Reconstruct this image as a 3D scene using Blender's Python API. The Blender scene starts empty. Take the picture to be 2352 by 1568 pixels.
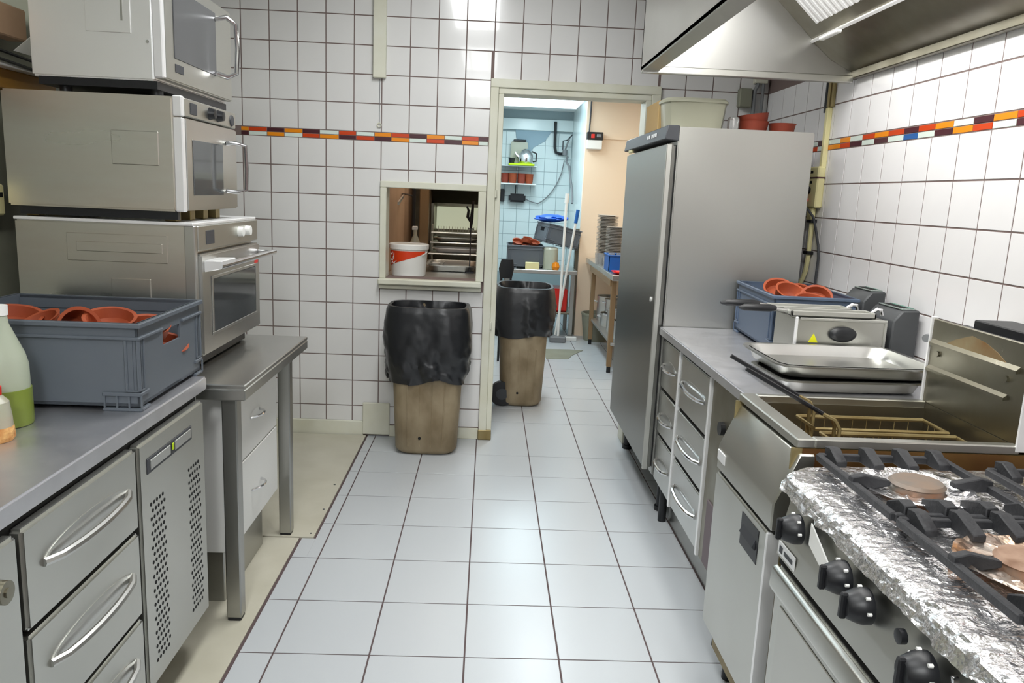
import bpy, bmesh, math, random
from mathutils import Vector, Matrix, noise
random.seed(7)
R = math.radians
SC = bpy.context.scene
COL = SC.collection
# ---------------------------------------------------------------- camera
cam_d = bpy.data.cameras.new('camera'); cam = bpy.data.objects.new('camera', cam_d); COL.objects.link(cam)
F, PI_, YA, RO, H = 1791.18, 0.1865, 0.0355, 0.0440, 1.4224
fw = Vector((math.sin(YA)*math.cos(PI_), math.cos(YA)*math.cos(PI_), -math.sin(PI_)))
rt = Vector((math.cos(YA), -math.sin(YA), 0)); up = rt.cross(fw)
rt2 = rt*math.cos(RO)+up*math.sin(RO); up2 = up*math.cos(RO)-rt*math.sin(RO)
cam.matrix_world = Matrix(((rt2.x, up2.x, -fw.x, 0), (rt2.y, up2.y, -fw.y, 0), (rt2.z, up2.z, -fw.z, H), (0, 0, 0, 1)))
cam_d.sensor_fit = 'HORIZONTAL'; cam_d.sensor_width = 36; cam_d.lens = F/2352*36
cam_d.clip_start = .02
SC.camera = cam
# ---------------------------------------------------------------- world, exposure
w = bpy.data.worlds.new('world'); SC.world = w; w.use_nodes = True
w.node_tree.nodes['Background'].inputs[0].default_value = (.8, .85, .9, 1)
w.node_tree.nodes['Background'].inputs[1].default_value = .15
SC.view_settings.view_transform = 'Standard'; SC.view_settings.look = 'None'
SC.view_settings.exposure = 0.0; SC.view_settings.gamma = 1; SC.view_settings.use_curve_mapping = False
# ---------------------------------------------------------------- lights
def area(name, loc, sx, sy, power, col, rot=(0, 0, 0)):
    l = bpy.data.lights.new(name, 'AREA'); l.shape = 'RECTANGLE'; l.size = sx; l.size_y = sy
    l.energy = power; l.color = col
    o = bpy.data.objects.new(name, l); o.location = loc; o.rotation_euler = rot; COL.objects.link(o); return o
area('kitchen_light', (-.15, 2.9, 2.70), .34, 1.3, 37, (.97, .99, 1))
area('kitchen_light', (-.15, .8, 2.70), .34, 1.3, 22, (.97, .99, 1))
area('kitchen_light', (-.15, -1.4, 2.70), .34, 1.3, 105, (.97, .99, 1))  # added unseen lamp behind the camera, brightens steel that faces it
area('hood_light', (.86, 2.0, 2.30), .12, 2.2, 26, (1, .99, .97), (0, R(-20), 0))
area('scullery_light', (.45, 8.0, 2.34),   .25, 1.6, 20, (.76, .94, 1))
area('dish_room_light', (1.6, 6.6, 2.34), .9, .3, 15, (1, .86, .68))
area('scullery_light', (.5, 5.6, 2.34), .25, .9, 24, (.85, .95, 1))
area('side_room_light', (-.25, 5.6, 2.2), .3, .8, 6, (1, .90, .76))

# ---------------------------------------------------------------- materials
def hexc(r, g, b):
    f = lambda c: ((c/255)/12.92 if c/255 <= .04045 else ((c/255+.055)/1.055)**2.4)
    return (f(r), f(g), f(b), 1)
def mat(name, rgb, rough=.5, metal=0, spec=.5, noise_amt=0, nscale=8, stretch=(1, 1, 1), rgb2=None, bump=0, bscale=40, trans=0, ior=1.45, emit=0, rvar=0, coat=0, alpha=1):
    m = bpy.data.materials.new(name); m.use_nodes = True; nt = m.node_tree; b = nt.nodes['Principled BSDF']
    b.inputs['Base Color'].default_value = hexc(*rgb); b.inputs['Roughness'].default_value = rough
    b.inputs['Metallic'].default_value = metal; b.inputs['Specular IOR Level'].default_value = spec
    b.inputs['IOR'].default_value = ior
    if trans: b.inputs['Transmission Weight'].default_value = trans
    if coat: b.inputs['Coat Weight'].default_value = coat
    if alpha < 1: b.inputs['Alpha'].default_value = alpha
    if emit: b.inputs['Emission Color'].default_value = hexc(*rgb); b.inputs['Emission Strength'].default_value = emit
    tc = nt.nodes.new('ShaderNodeTexCoord'); mp = nt.nodes.new('ShaderNodeMapping'); mp.inputs['Scale'].default_value = stretch
    nt.links.new(tc.outputs['Object'], mp.inputs['Vector'])
    n = nt.nodes.new('ShaderNodeTexNoise'); n.inputs['Scale'].default_value = nscale; n.inputs['Detail'].default_value = 5
    nt.links.new(mp.outputs[0], n.inputs['Vector'])
    if rgb2 is not None:
        cr = nt.nodes.new('ShaderNodeValToRGB'); cr.color_ramp.elements[0].position = .5-noise_amt/2; cr.color_ramp.elements[1].position = .5+noise_amt/2
        cr.color_ramp.elements[0].color = hexc(*rgb); cr.color_ramp.elements[1].color = hexc(*rgb2)
        nt.links.new(n.outputs['Fac'], cr.inputs[0]); nt.links.new(cr.outputs[0], b.inputs['Base Color'])
    if rvar:
        mr = nt.nodes.new('ShaderNodeMapRange'); mr.inputs[1].default_value = .3; mr.inputs[2].default_value = .7
        mr.inputs[3].default_value = max(.02, rough-rvar); mr.inputs[4].default_value = min(1, rough+rvar)
        nt.links.new(n.outputs['Fac'], mr.inputs[0]); nt.links.new(mr.outputs[0], b.inputs['Roughness'])
    if bump:
        n2 = nt.nodes.new('ShaderNodeTexNoise'); n2.inputs['Scale'].default_value = bscale; n2.inputs['Detail'].default_value = 3
        nt.links.new(mp.outputs[0], n2.inputs['Vector'])
        bp = nt.nodes.new('ShaderNodeBump'); bp.inputs['Strength'].default_value = bump; bp.inputs['Distance'].default_value = .01
        nt.links.new(n2.outputs['Fac'], bp.inputs['Height']); nt.links.new(bp.outputs[0], b.inputs['Normal'])
    return m
M = {}
M['steel'] = mat('brushed_steel', (204, 204, 201), .33, 1, rgb2=(194, 194, 190), noise_amt=.6, nscale=2, rvar=.05)
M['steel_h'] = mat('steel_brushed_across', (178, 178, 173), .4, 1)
M['steel_v'] = mat('steel_brushed_upright', (172, 172, 168), .34, 1)
M['steel_satin'] = mat('satin_steel_front', (198, 198, 192), .36, 1, rgb2=(190, 190, 183), noise_amt=.6, nscale=2, rvar=.04)
M['steel_bright'] = mat('bright_microwave_steel', (250, 250, 250), .42, .9)
M['steel_light'] = mat('light_satin_steel', (196, 196, 190), .42, .85, rgb2=(188, 188, 182), noise_amt=.5, nscale=2, rvar=.05)
M['steel_dirty'] = mat('stained_steel_side', (226, 226, 222), .36, 1, rgb2=(204, 194, 180), noise_amt=.45, nscale=1.6, stretch=(.8, .8, 3.5), rvar=.09)
M['steel_dark'] = mat('greasy_dark_steel', (150, 147, 134), .36, 1, rgb2=(122, 116, 98), noise_amt=.5, nscale=4, rvar=.1)
M['chrome'] = mat('polished_chrome', (222, 222, 224), .14, 1)
M['edge'] = mat('bright_aluminium_edge', (236, 236, 236), .35, .35)
M['worktop'] = mat('worktop_steel', (214, 214, 218), .38, .9, rgb2=(200, 200, 204), noise_amt=.6, nscale=12, rvar=.05)
M['black'] = mat('black_plastic', (26, 27, 30), .4)
M['dark'] = mat('painted_gap_shade', (14, 14, 14), .8)  # near-black colour stands in for the shade inside gaps, slots and holes
M['iron'] = mat('cast_iron', (40, 41, 44), .62, .1, rgb2=(52, 52, 54), noise_amt=.5, nscale=30, bump=.2, bscale=90)
M['tile'] = mat('white_glazed_tile', (226, 225, 223), .16, rgb2=(218, 217, 216), noise_amt=.6, nscale=3, coat=.3)
M['tile_r'] = mat('bright_white_glazed_tile', (240, 239, 240), .2, rgb2=(234, 233, 235), noise_amt=.6, nscale=3)
M['tile_b'] = mat('pale_scullery_tile', (214, 226, 226), .2)
M['grout'] = mat('dark_grout', (120, 104, 100), .9)
M['grout2'] = mat('grey_grout', (150, 165, 168), .9)
M['ftile'] = mat('white_floor_tile', (185, 189, 192), .28)
M['fgrout'] = mat('dark_floor_grout', (88, 74, 74), .9)
M['orange'] = mat('orange_glaze', (232, 140, 20), .25); M['red'] = mat('red_glaze', (200, 66, 22), .25)
M['brown'] = mat('brown_glaze', (74, 36, 44), .25); M['pale'] = mat('pale_mint_glaze', (214, 226, 218), .25); M['bluet'] = mat('blue_glaze', (34, 92, 160), .25)
M['cream'] = mat('cream_paint', (218, 218, 204), .45, rgb2=(208, 206, 186), noise_amt=.4, nscale=6)
M['cream_y'] = mat('yellowed_plastic', (232, 224, 170), .45)
M['white'] = mat('white_laminate', (226, 226, 222), .35)
M['whitep'] = mat('white_plastic', (232, 232, 228), .4)
M['beige'] = mat('beige_vinyl_floor', (196, 192, 176), .42, rgb2=(180, 176, 158), noise_amt=.5, nscale=5, bump=.05, bscale=20)
M['crate'] = mat('grey_blue_crate_plastic', (88, 96, 105), .45, rgb2=(96, 102, 109), noise_amt=.5, nscale=4)
M['crate_b'] = mat('blue_grey_crate_plastic', (78, 92, 112), .42)
M['terra'] = mat('terracotta', (164, 78, 44), .6, rgb2=(140, 62, 34), noise_amt=.5, nscale=14)
M['terra_d'] = mat('dark_terracotta', (150, 66, 46), .55, rgb2=(124, 52, 38), noise_amt=.5, nscale=14)
M['bin'] = mat('dirty_brown_bin_plastic', (156, 141, 115), .6, rgb2=(122, 106, 80), noise_amt=.35, nscale=9, stretch=(1, 1, .6), bump=.06, bscale=20)
M['bag'] = mat('black_bin_liner', (34, 35, 38), .3, spec=.6, bump=.25, bscale=7)
M['foil'] = mat('aluminium_foil', (250, 250, 252), .2, .97, bump=.55, bscale=46)
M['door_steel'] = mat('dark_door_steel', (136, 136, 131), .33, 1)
M['stain'] = mat('baked_grease_stain', (166, 156, 124), .4, .8, rgb2=(150, 100, 46), noise_amt=.5, nscale=9)
M['rust'] = mat('rusty_grease_steel', (132, 100, 56), .5, .5, rgb2=(92, 56, 30), noise_amt=.5, nscale=6, stretch=(1, 1, .5))
M['brass'] = mat('greasy_yellowed_steel', (168, 154, 112), .45, .6, rgb2=(122, 102, 60), noise_amt=.6, nscale=12, stretch=(1, 1, .4))
M['oil'] = mat('dark_frying_oil', (62, 38, 20), .12, spec=.6)
M['glass_dark'] = mat('oven_glass', (76, 79, 80), .08, .1, spec=.7)
M['glass_mesh'] = mat('microwave_screen', (84, 85, 87), .3, .1)
M['card'] = mat('cardboard', (176, 148, 100), .8)
M['tub'] = mat('frosted_plastic', (214, 214, 192), .35, trans=.5)
M['peach'] = mat('peach_paint', (238, 216, 190), .6)
M['tan'] = mat('tan_paint', (196, 164, 134), .6, rgb2=(184, 150, 120), noise_amt=.4, nscale=4)
M['lwall'] = mat('grey_green_panel', (140, 142, 126), .6, rgb2=(124, 124, 108), noise_amt=.5, nscale=4)
M['ceil'] = mat('white_ceiling', (232, 234, 234), .8)
M['wood'] = mat('yellow_wood', (168, 122, 44), .5, rgb2=(150, 104, 36), noise_amt=.4, nscale=4, stretch=(1, .2, 6))
M['woodleg'] = mat('tan_metal_leg', (150, 124, 92), .45, .5)
M['jug'] = mat('milky_plastic', (214, 222, 200), .35, trans=.45)
M['green'] = mat('green_liquid', (150, 168, 70), .3, trans=.35)
M['clearp'] = mat('clear_plastic', (226, 226, 206), .2, trans=.55)
M['peanut'] = mat('peanut_contents', (224, 176, 112), .7, rgb2=(190, 130, 70), noise_amt=.3, nscale=60, bump=.6, bscale=80)
M['redp'] = mat('red_plastic', (214, 44, 36), .35)
M['bluep'] = mat('blue_plastic', (24, 92, 168), .45); M['bluebag'] = mat('blue_bag', (20, 84, 200), .4, bump=.4, bscale=14)
M['yellow'] = mat('yellow_sticker', (216, 216, 20), .5)
M['lime'] = mat('lime_plastic', (186, 214, 20), .45)
M['grey'] = mat('grey_plastic', (120, 122, 124), .5)
M['heads'] = mat('charcoal_housing', (74, 76, 78), .5, rgb2=(62, 64, 66), noise_amt=.5, nscale=8)
M['headtop'] = mat('greenish_grey_panel', (130, 140, 136), .3, .3)
M['teal'] = mat('green_insert', (96, 140, 126), .4)
M['plate'] = mat('grey_china', (186, 180, 172), .3)
M['glassw'] = mat('drinking_glass', (225, 225, 225), .08, trans=.8)
M['redlabel'] = mat('red_orange_label', (214, 62, 22), .4)
M['lamp'] = mat('tube_lamp', (255, 252, 244), .5, emit=6)
M['lamp_b'] = mat('cool_tube_lamp', (225, 245, 255), .5, emit=2.2)
M['backlit'] = mat('backlit_panel', (214, 220, 190), .5, emit=.55)
M['plaster'] = mat('bare_grey_plaster', (150, 172, 184), .8)
M['burner'] = mat('burner_enamel', (120, 116, 108), .45, .3, rgb2=(150, 110, 84), noise_amt=.3, nscale=20)
M['cap_grey'] = mat('grey_burner_cap', (112, 106, 100), .5, .3, rgb2=(134, 112, 94), noise_amt=.5, nscale=20)
M['burnt'] = mat('burnt_brown_cap', (164, 136, 116), .6, .2, rgb2=(122, 92, 72), noise_amt=.4, nscale=24)
M['burnfoil'] = mat('scorched_foil', (236, 234, 228), .3, .92, rgb2=(176, 128, 84), noise_amt=.3, nscale=11, bump=.4, bscale=40)
M['marks'] = mat('printed_marks', (60, 62, 66), .5)
M['purple'] = mat('dark_purple_strip', (112, 100, 104), .6)

# ---------------------------------------------------------------- builders
class B:
    def __init__(s): s.bm = bmesh.new()
    def box(s, x0, x1, y0, y1, z0, z1, bev=0, seg=1):
        tmp = bmesh.new()
        bmesh.ops.create_cube(tmp, size=1)
        for v in tmp.verts:
            v.co = Vector(((x0+x1)/2+v.co.x*(x1-x0), (y0+y1)/2+v.co.y*(y1-y0), (z0+z1)/2+v.co.z*(z1-z0)))
        if bev:
            bmesh.ops.bevel(tmp, geom=tmp.edges[:], offset=min(bev, .45*min(abs(x1-x0), abs(y1-y0), abs(z1-z0))), segments=seg, affect='EDGES')
        s._join(tmp); return s
    def _join(s, tmp):
        me = bpy.data.meshes.new('tmp'); tmp.to_mesh(me); tmp.free(); s.bm.from_mesh(me); bpy.data.meshes.remove(me)
    def prism(s, pts, axis, a0, a1, bev=0):
        """pts: 2D polygon in the other two axes (order x,y,z minus axis)"""
        tmp = bmesh.new()
        def mk(p, a):
            l = list(p); l.insert('xyz'.index(axis), a); return tmp.verts.new(l)
        A_ = [mk(p, a0) for p in pts]; B_ = [mk(p, a1) for p in pts]
        tmp.faces.new(A_); tmp.faces.new(B_[::-1]); n = len(pts)
        for i in range(n): tmp.faces.new((A_[i], B_[i], B_[(i+1) % n], A_[(i+1) % n]))
        bmesh.ops.recalc_face_normals(tmp, faces=tmp.faces[:])
        if bev: bmesh.ops.bevel(tmp, geom=tmp.edges[:], offset=bev, segments=1, affect='EDGES')
        s._join(tmp); return s
    def tube(s, pts, r, seg=8, closed=False):
        pts = [Vector(p) for p in pts]; n = len(pts); rings = []
        rr = r if isinstance(r, (list, tuple)) else [r]*n
        prev = None
        for i, p in enumerate(pts):
            if closed: t = pts[(i+1) % n]-pts[i-1]
            else: t = pts[min(i+1, n-1)]-pts[max(i-1, 0)]
            t.normalize()
            if prev is None: a = t.orthogonal().normalized()
            else: a = (prev-t*prev.dot(t)).normalized()
            prev = a; b = t.cross(a)
            rings.append([s.bm.verts.new(p+(a*math.cos(2*math.pi*k/seg)+b*math.sin(2*math.pi*k/seg))*rr[i]) for k in range(seg)])
        m = n if closed else n-1
        for i in range(m):
            A_, B_ = rings[i], rings[(i+1) % n]
            for k in range(seg): s.bm.faces.new((A_[k], A_[(k+1) % seg], B_[(k+1) % seg], B_[k]))
        if not closed: s.bm.faces.new(rings[0][::-1]); s.bm.faces.new(rings[-1])
        return s
    def lathe(s, prof, c=(0, 0, 0), seg=24, mtx=None):
        c = Vector(c); rings = []
        for r, z in prof:
            if r < 1e-5: rings.append([s.bm.verts.new(c+(mtx @ Vector((0, 0, z)) if mtx else Vector((0, 0, z))))])
            else:
                ring = []
                for k in range(seg):
                    v = Vector((r*math.cos(2*math.pi*k/seg), r*math.sin(2*math.pi*k/seg), z))
                    ring.append(s.bm.verts.new(c+(mtx @ v if mtx else v)))
                rings.append(ring)
        for A_, B_ in zip(rings, rings[1:]):
            if len(A_) == 1 and len(B_) == 1: continue
            for k in range(seg):
                if len(A_) == 1: s.bm.faces.new((A_[0], B_[k], B_[(k+1) % seg]))
                elif len(B_) == 1: s.bm.faces.new((A_[k], A_[(k+1) % seg], B_[0]))
                else: s.bm.faces.new((A_[k], A_[(k+1) % seg], B_[(k+1) % seg], B_[k]))
        return s
    def cyl(s, p0, p1, r, seg=16): return s.tube([p0, p1], r, seg)
    def loft(s, rings, cap0=True, cap1=True):
        rs = [[s.bm.verts.new(p) for p in r] for r in rings]; n = len(rs[0])
        for A_, B_ in zip(rs, rs[1:]):
            for k in range(n): s.bm.faces.new((A_[k], A_[(k+1) % n], B_[(k+1) % n], B_[k]))
        if cap0: s.bm.faces.new(rs[0][::-1])
        if cap1: s.bm.faces.new(rs[-1])
        return s
    def xf(s, m): s.bm.transform(m); return s

def root_matrix(o):
    while o.parent: o = o.parent
    return Matrix.Translation(o.location) @ o.rotation_euler.to_matrix().to_4x4()
def add(name, b, m, parent=None, local=False, angle=35, kind=None, label=None, flat=False):
    bm = b.bm
    if parent is not None and not local: bm.transform(root_matrix(parent).inverted())
    bmesh.ops.recalc_face_normals(bm, faces=bm.faces[:])
    me = bpy.data.meshes.new(name); bm.to_mesh(me); bm.free()
    me.materials.append(M[m] if isinstance(m, str) else m)
    if not flat:
        me.polygons.foreach_set('use_smooth', [True]*len(me.polygons)); me.set_sharp_from_angle(angle=R(angle))
    o = bpy.data.objects.new(name, me); COL.objects.link(o)
    if parent is not None: o.parent = parent
    if kind: o['kind'] = kind
    if label: o['label'] = label
    return o
def tag(o, label, cat, group=None):
    o['label'] = label; o['category'] = cat
    if group: o['group'] = group
    return o
def thing(name, label, cat, loc=(0, 0, 0), rz=0, group=None):
    o = bpy.data.objects.new(name, None); o.location = loc; o.rotation_euler = (0, 0, rz); o.empty_display_size = .05
    COL.objects.link(o); return tag(o, label, cat, group)
def single(name, b, m, label, cat, loc, group=None, **k):
    """a thing made of one mesh, origin at loc (b in world coordinates)"""
    b.bm.transform(Matrix.Translation(loc).inverted())
    o = add(name, b, m, None, **k); o.location = loc; return tag(o, label, cat, group)
def copy_tree(o, parent=None, first=True):
    c = o.copy(); COL.objects.link(c)
    if parent is not None: c.parent = parent
    for ch in list(o.children): copy_tree(ch, c)
    return c

# ---------------------------------------------------------------- the room shell
YB, XR, XL, ZC = 4.412, 1.503, -1.56, 2.75
GT = .0027   # joint half width
tile_cache = {}
def tile_obj(parent, center, w_, h_, n, m, name='tile', depth=.0018):
    """tile lying in a plane: n in 'y-' (faces -Y), 'x-' (faces -X), 'z+' (faces up)"""
    key = (round(w_, 3), round(h_, 3), n, m)
    if key not in tile_cache:
        b = B(); a, c = w_/2, h_/2
        tmp = bmesh.new(); e = .0008
        lay = [(a, c, -.003), (a, c, depth-e), (a-e, c-e, depth)]
        vs = []
        for (x, y, z) in lay:
            vs.append([(-x, -y, z), (x, -y, z), (x, y, z), (-x, y, z)])
        def mp(p):
            u, v, t = p
            return {'y-': (u, -t, v), 'x-': (-t, -u, v), 'z+': (u, v, t)}[n]
        b.loft([[mp(p) for p in r] for r in vs], cap0=False)
        bm = b.bm; bmesh.ops.recalc_face_normals(bm, faces=bm.faces[:])
        me = bpy.data.meshes.new(name)
        # make sure normals face out of the wall
        bm.normal_update(); out = {'y-': Vector((0, -1, 0)), 'x-': Vector((-1, 0, 0)), 'z+': Vector((0, 0, 1))}[n]
        big = max(bm.faces, key=lambda f: f.calc_area() if abs(f.normal.dot(out)) > .99 else 0)
        if big.normal.dot(out) < 0: bmesh.ops.reverse_faces(bm, faces=bm.faces[:])
        bm.to_mesh(me); bm.free(); me.materials.append(M[m]); tile_cache[key] = me
    o = bpy.data.objects.new(name, tile_cache[key]); o.location = center; o.parent = parent; COL.objects.link(o)
    return o
def grid(parent, us, vs, holes, place, m, n, skip=None):
    """us, vs: sorted edges; cells clipped against rectangular holes (u0,u1,v0,v1)"""
    cnt = 0
    for i in range(len(us)-1):
        for j in range(len(vs)-1):
            if skip and skip(i, j): continue
            rects = [(us[i]+GT/1, us[i+1]-GT/1, vs[j]+GT, vs[j+1]-GT)]
            for (a0, a1, b0, b1) in holes:
                out = []
                for (u0, u1, v0, v1) in rects:
                    if u1 <= a0 or u0 >= a1 or v1 <= b0 or v0 >= b1: out.append((u0, u1, v0, v1)); continue
                    c = [(u0, min(u1, a0), v0, v1), (max(u0, a1), u1, v0, v1), (max(u0, a0), min(u1, a1), v0, b0), (max(u0, a0), min(u1, a1), b1, v1)]
                    out += [q for q in c if q[1]-q[0] > .012 and q[3]-q[2] > .012]
                rects = out
            for (u0, u1, v0, v1) in rects:
                tile_obj(parent, place((u0+u1)/2, (v0+v1)/2), u1-u0, v1-v0, n, m); cnt += 1
    return cnt
def structure(name, b, m, **k):
    o = add(name, b, m, **k); o['kind'] = 'structure'; return o

DX0, DX1, DZ = .052, .835, 1.958          # doorway
WX0, WX1, WZ0, WZ1 = -.575, -.062, .93, 1.432   # serving hatch
TW = .12                                   # wall thickness
GF = .0018                                 # tile face proud of the grout
yb = YB+GF                                 # grout plane
b = B()
b.box(XL-.1, WX0, yb, yb+TW, 0, ZC).box(WX0, WX1, yb, yb+TW, 0, WZ0).box(WX0, WX1, yb, yb+TW, WZ1, ZC).box(WX1, DX0, yb, yb+TW, 0, ZC)
b.box(DX0, DX1, yb, yb+TW, DZ, ZC).box(DX1, 2.3, yb, yb+TW, 0, ZC)
wall_back = structure('wall_back', b, 'grout')
ZD = 1.8715                                # joint line above the tile over the colour band
us = [-1.2065+.15*i for i in range(-2, 19)]; us[0] = XL; us[-1] = XR
st1, st0 = ZD-.15, ZD-.15-.0449
vs_up = [ZD-.15+.15*j for j in range(0, 6)]
vs_dn = sorted([st0-.15*j for j in range(0, 11)])
holes = [(DX0-.07, DX1+.07, -1, DZ+.072), (WX0-.033, WX1+.04, WZ0-.065, WZ1+.03), (-.02, .06, -1, 2.03)]
pb = lambda u, v: (u, yb, v)
c1 = grid(wall_back, us, vs_up, holes, pb, 'tile', 'y-')
c2 = grid(wall_back, us, [.0]+[v for v in vs_dn if v > .02], holes+[(XL, -.7, -1, .088), (-.7, -.02, -1, .07)], pb, 'tile', 'y-')
top_b = 'orange red brown orange brown pale red pale orange red brown orange pale red brown'.split()
bot_b = 'brown pale orange pale red orange brown red brown orange pale red brown orange pale'.split()
xb = [.5452, .5635, .6052, .6452, .6873, .7272, .7715, .8116, .8543, .8936, .9357, .9763, 1.0185, 1.0592, 1.0984, 1.1166]
def band_x(px):   # position along the wall of the band's joints (measured)
    return -1.365+(px-.5452)*1000*.002333
xe = [band_x(p) for p in xb]; xe[-1] = -.022
def band(parent, edges, tops, bots, place, n):
    h = (st1-st0)/2
    for k in range(len(edges)-1):
        wd = edges[k+1]-edges[k]-.003
        if wd < .012: continue
        for row, cs in ((1, tops), (0, bots)):
            tile_obj(parent, place((edges[k]+edges[k+1])/2, st0+h*(row+.5)), wd, h-.003, n, cs[k], name='band_tile')
band(wall_back, xe, top_b, bot_b, pb, 'y-')
rb = [.91+.0925*i for i in range(8)]; rb[-1] = XR
band(wall_back, rb, 'orange pale red brown orange red brown'.split(), 'red brown pale orange red pale orange'.split(), pb, 'y-')

b = B(); b.box(XR+GF, XR+GF+.12, -2.8, YB+.02, 0, ZC)
wall_right = structure('wall_right', b, 'grout')
SR = .1626
ys = sorted([3.365-SR*i for i in range(-6, 12)]); ys = [y for y in ys if y < YB-.03]+[YB]
pr = lambda u, v: (XR+GF, u, v)
vs_rd = sorted([st0-.15*j for j in range(0, 7)])
n_r = grid(wall_right, ys, vs_rd, [], pr, 'tile_r', 'x-')
n_r += grid(wall_right, ys, [ZD-.15+.15*j for j in range(0, 3)], [], pr, 'tile_r', 'x-')
tops_r = 'red pale orange brown red orange pale brown pale pale orange pale red orange red brown red orange pale brown orange red pale brown orange red pale orange'.split()
bots_r = 'pale orange brown pale orange brown red pale orange orange red brown pale brown pale bluet pale brown orange red pale brown orange pale red pale brown red'.split()
# joints of the band on the right wall, from the far corner towards the camera
ye = [YB-.002, 4.31, 4.2, 4.1, 3.99, 3.885, 3.78, 3.671, 3.585, 3.533, 3.437, 3.341, 3.232, 3.129, 3.02, 2.906, 2.808, 2.702, 2.595, 2.487, 2.389, 2.28, 2.173, 2.066, 1.96, 1.85, 1.745, 1.64, 1.53]
for k in range(len(ye)-1):
    wd = ye[k]-ye[k+1]-.003; h = (st1-st0)/2
    for row, cs in ((1, tops_r), (0, bots_r)):
        tile_obj(wall_right, (XR+GF, (ye[k]+ye[k+1])/2, st0+h*(row+.5)), wd, h-.003, 'x-', cs[k], name='band_tile')

structure('wall_left', B().box(XL-.12, XL, -2.8, YB+.003, 0, ZC), 'lwall')
structure('wall_front', B().box(XL-.12, XR+.12, -2.92, -2.8, 0, ZC), 'ceil')
structure('ceiling', B().box(XL-.12, XR+.12, -2.92, YB+.02, ZC, ZC+.1), 'ceil')
floor = structure('floor', B().box(XL-.12, 2.5, -2.9, 9.7, -.06, -.0018), 'fgrout')
fu = [-.617+.295*j for j in range(-1, 7)]; fu[0] = -.722
fv = sorted([3.806-.3198*r for r in range(-2, 12)]); fv = [v for v in fv if v < 4.45]+[4.445]
pf = lambda u, v: (u, v, -.0018)
nf = grid(floor, fu, fv, [(-.8, -.663, 3.017, 5)], pf, 'ftile', 'z+')
fv2 = sorted([3.806+.3198*r for r in range(2, 19)]); fu2 = [.02]+[-.617+.295*j for j in range(3, 9)]
nf += grid(floor, fu2, fv2, [], pf, 'ftile', 'z+')
# beige sheet flooring along the left side
single('floor_panel', B().box(XL, -.73, 0, 3.012, -.004, .003, .001), 'beige', 'long beige sheet panel on the floor under the left counter', 'floor panel', (-1.1, 1.5, 0))
o = thing('floor_panel', 'beige sheet panel with small screws on the floor by the back wall', 'floor panel', (-1.1, 3.7, 0))
add('sheet', B().box(XL, -.672, 3.018, 4.39, -.004, .006, .001), 'beige', o)
for (x, y) in ((-.69, 3.05), (-.69, 3.3), (-.7, 3.6), (-.95, 3.05)):
    add('screw', B().cyl((x, y, .006), (x, y, .0075), .005, 8), 'marks', o)
for (x, y) in ((-.75, 2.1), (-.755, 2.42), (-.75, 1.7)):
    pass
# baseboards, hatch frame, door frame
structure('baseboard_back', B().box(XL, -.69, YB-.014, yb, 0, .088, .003).box(-.54, -.02, YB-.014, yb, 0, .065, .003), 'cream')
single('patch_board', B().box(-.693, -.537, YB-.02, YB-.002, .01, .2, .004), 'cream', 'small cream board against the tiles left of the front bin', 'board', (-.615, YB-.01, .01))
b = B()
e = .032
b.box(WX0-e, WX0+.003, YB-.02, yb+TW+.004, WZ0-.002, WZ1-.003, .003).box(WX1-.003, WX1+.04, YB-.02, yb+TW+.004, WZ0-.002, WZ1-.003, .003).box(WX0-e, WX1+.04, YB-.0205, yb+TW+.0045, WZ1-.003, WZ1+e, .003)
win = structure('window_1', b, 'cream')
add('sill', B().box(WX0-e-.004, WX1+.03, YB-.055, yb+TW+.02, WZ0-.035, WZ0-.002, .006).box(WX0-e, WX1+.03, YB-.03, yb-.001, WZ0-.06, WZ0-.0355, .004), 'cream', win)
b = B()
b.box(-.018, .026, YB-.022, yb+.001, 0, 1.985, .003).box(.026, DX0+.004, YB-.012, yb+TW+.02, 0, DZ-.004, .003)
b.box(DX1-.004, DX1+.025, YB-.012, yb+TW+.02, 0, DZ-.004, .003).box(DX1+.025, DX1+.075, YB-.022, yb+.001, 0, 1.985, .003)
b.box(-.018, DX1+.075, YB-.0225, yb+.0015, 1.985, 2.03, .003).box(.026, DX1+.025, YB-.0125, yb+TW+.021, DZ-.004, 1.985, .003)
dr = structure('door_1', b, 'cream')
add('hinge', B().cyl((.03, YB-.02, .66), (.03, YB-.02, .70), .007, 8).cyl((.03, YB-.02, 1.4), (.03, YB-.02, 1.44), .007, 8), 'cream', dr)
add('base_block', B().box(-.022, .056, YB-.026, YB-.005, 0, .06, .004), 'brass', dr)
# cable duct on the back wall
b = B().box(-.652, -.583, YB-.03, YB, 2.003, ZC, .004)
o = single('cable_duct', b, 'cream', 'cream vertical cable duct on the back wall above the hatch', 'cable duct', (-.617, YB-.015, 2.003))
o = thing('wall_hook', 'tiny round hook on a thin wire below the cable duct', 'hook', (-.617, YB, 1.76))
add('wire', B().tube([(-.617, YB-.003, 2.0), (-.617, YB-.003, 1.77)], .0015, 6), 'grey', o)
add('ring', B().tube([(-.617+.011*math.cos(t*.628), YB-.008, 1.76+.011*math.sin(t*.628)) for t in range(10)], .003, 6, True), 'cream', o)

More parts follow.
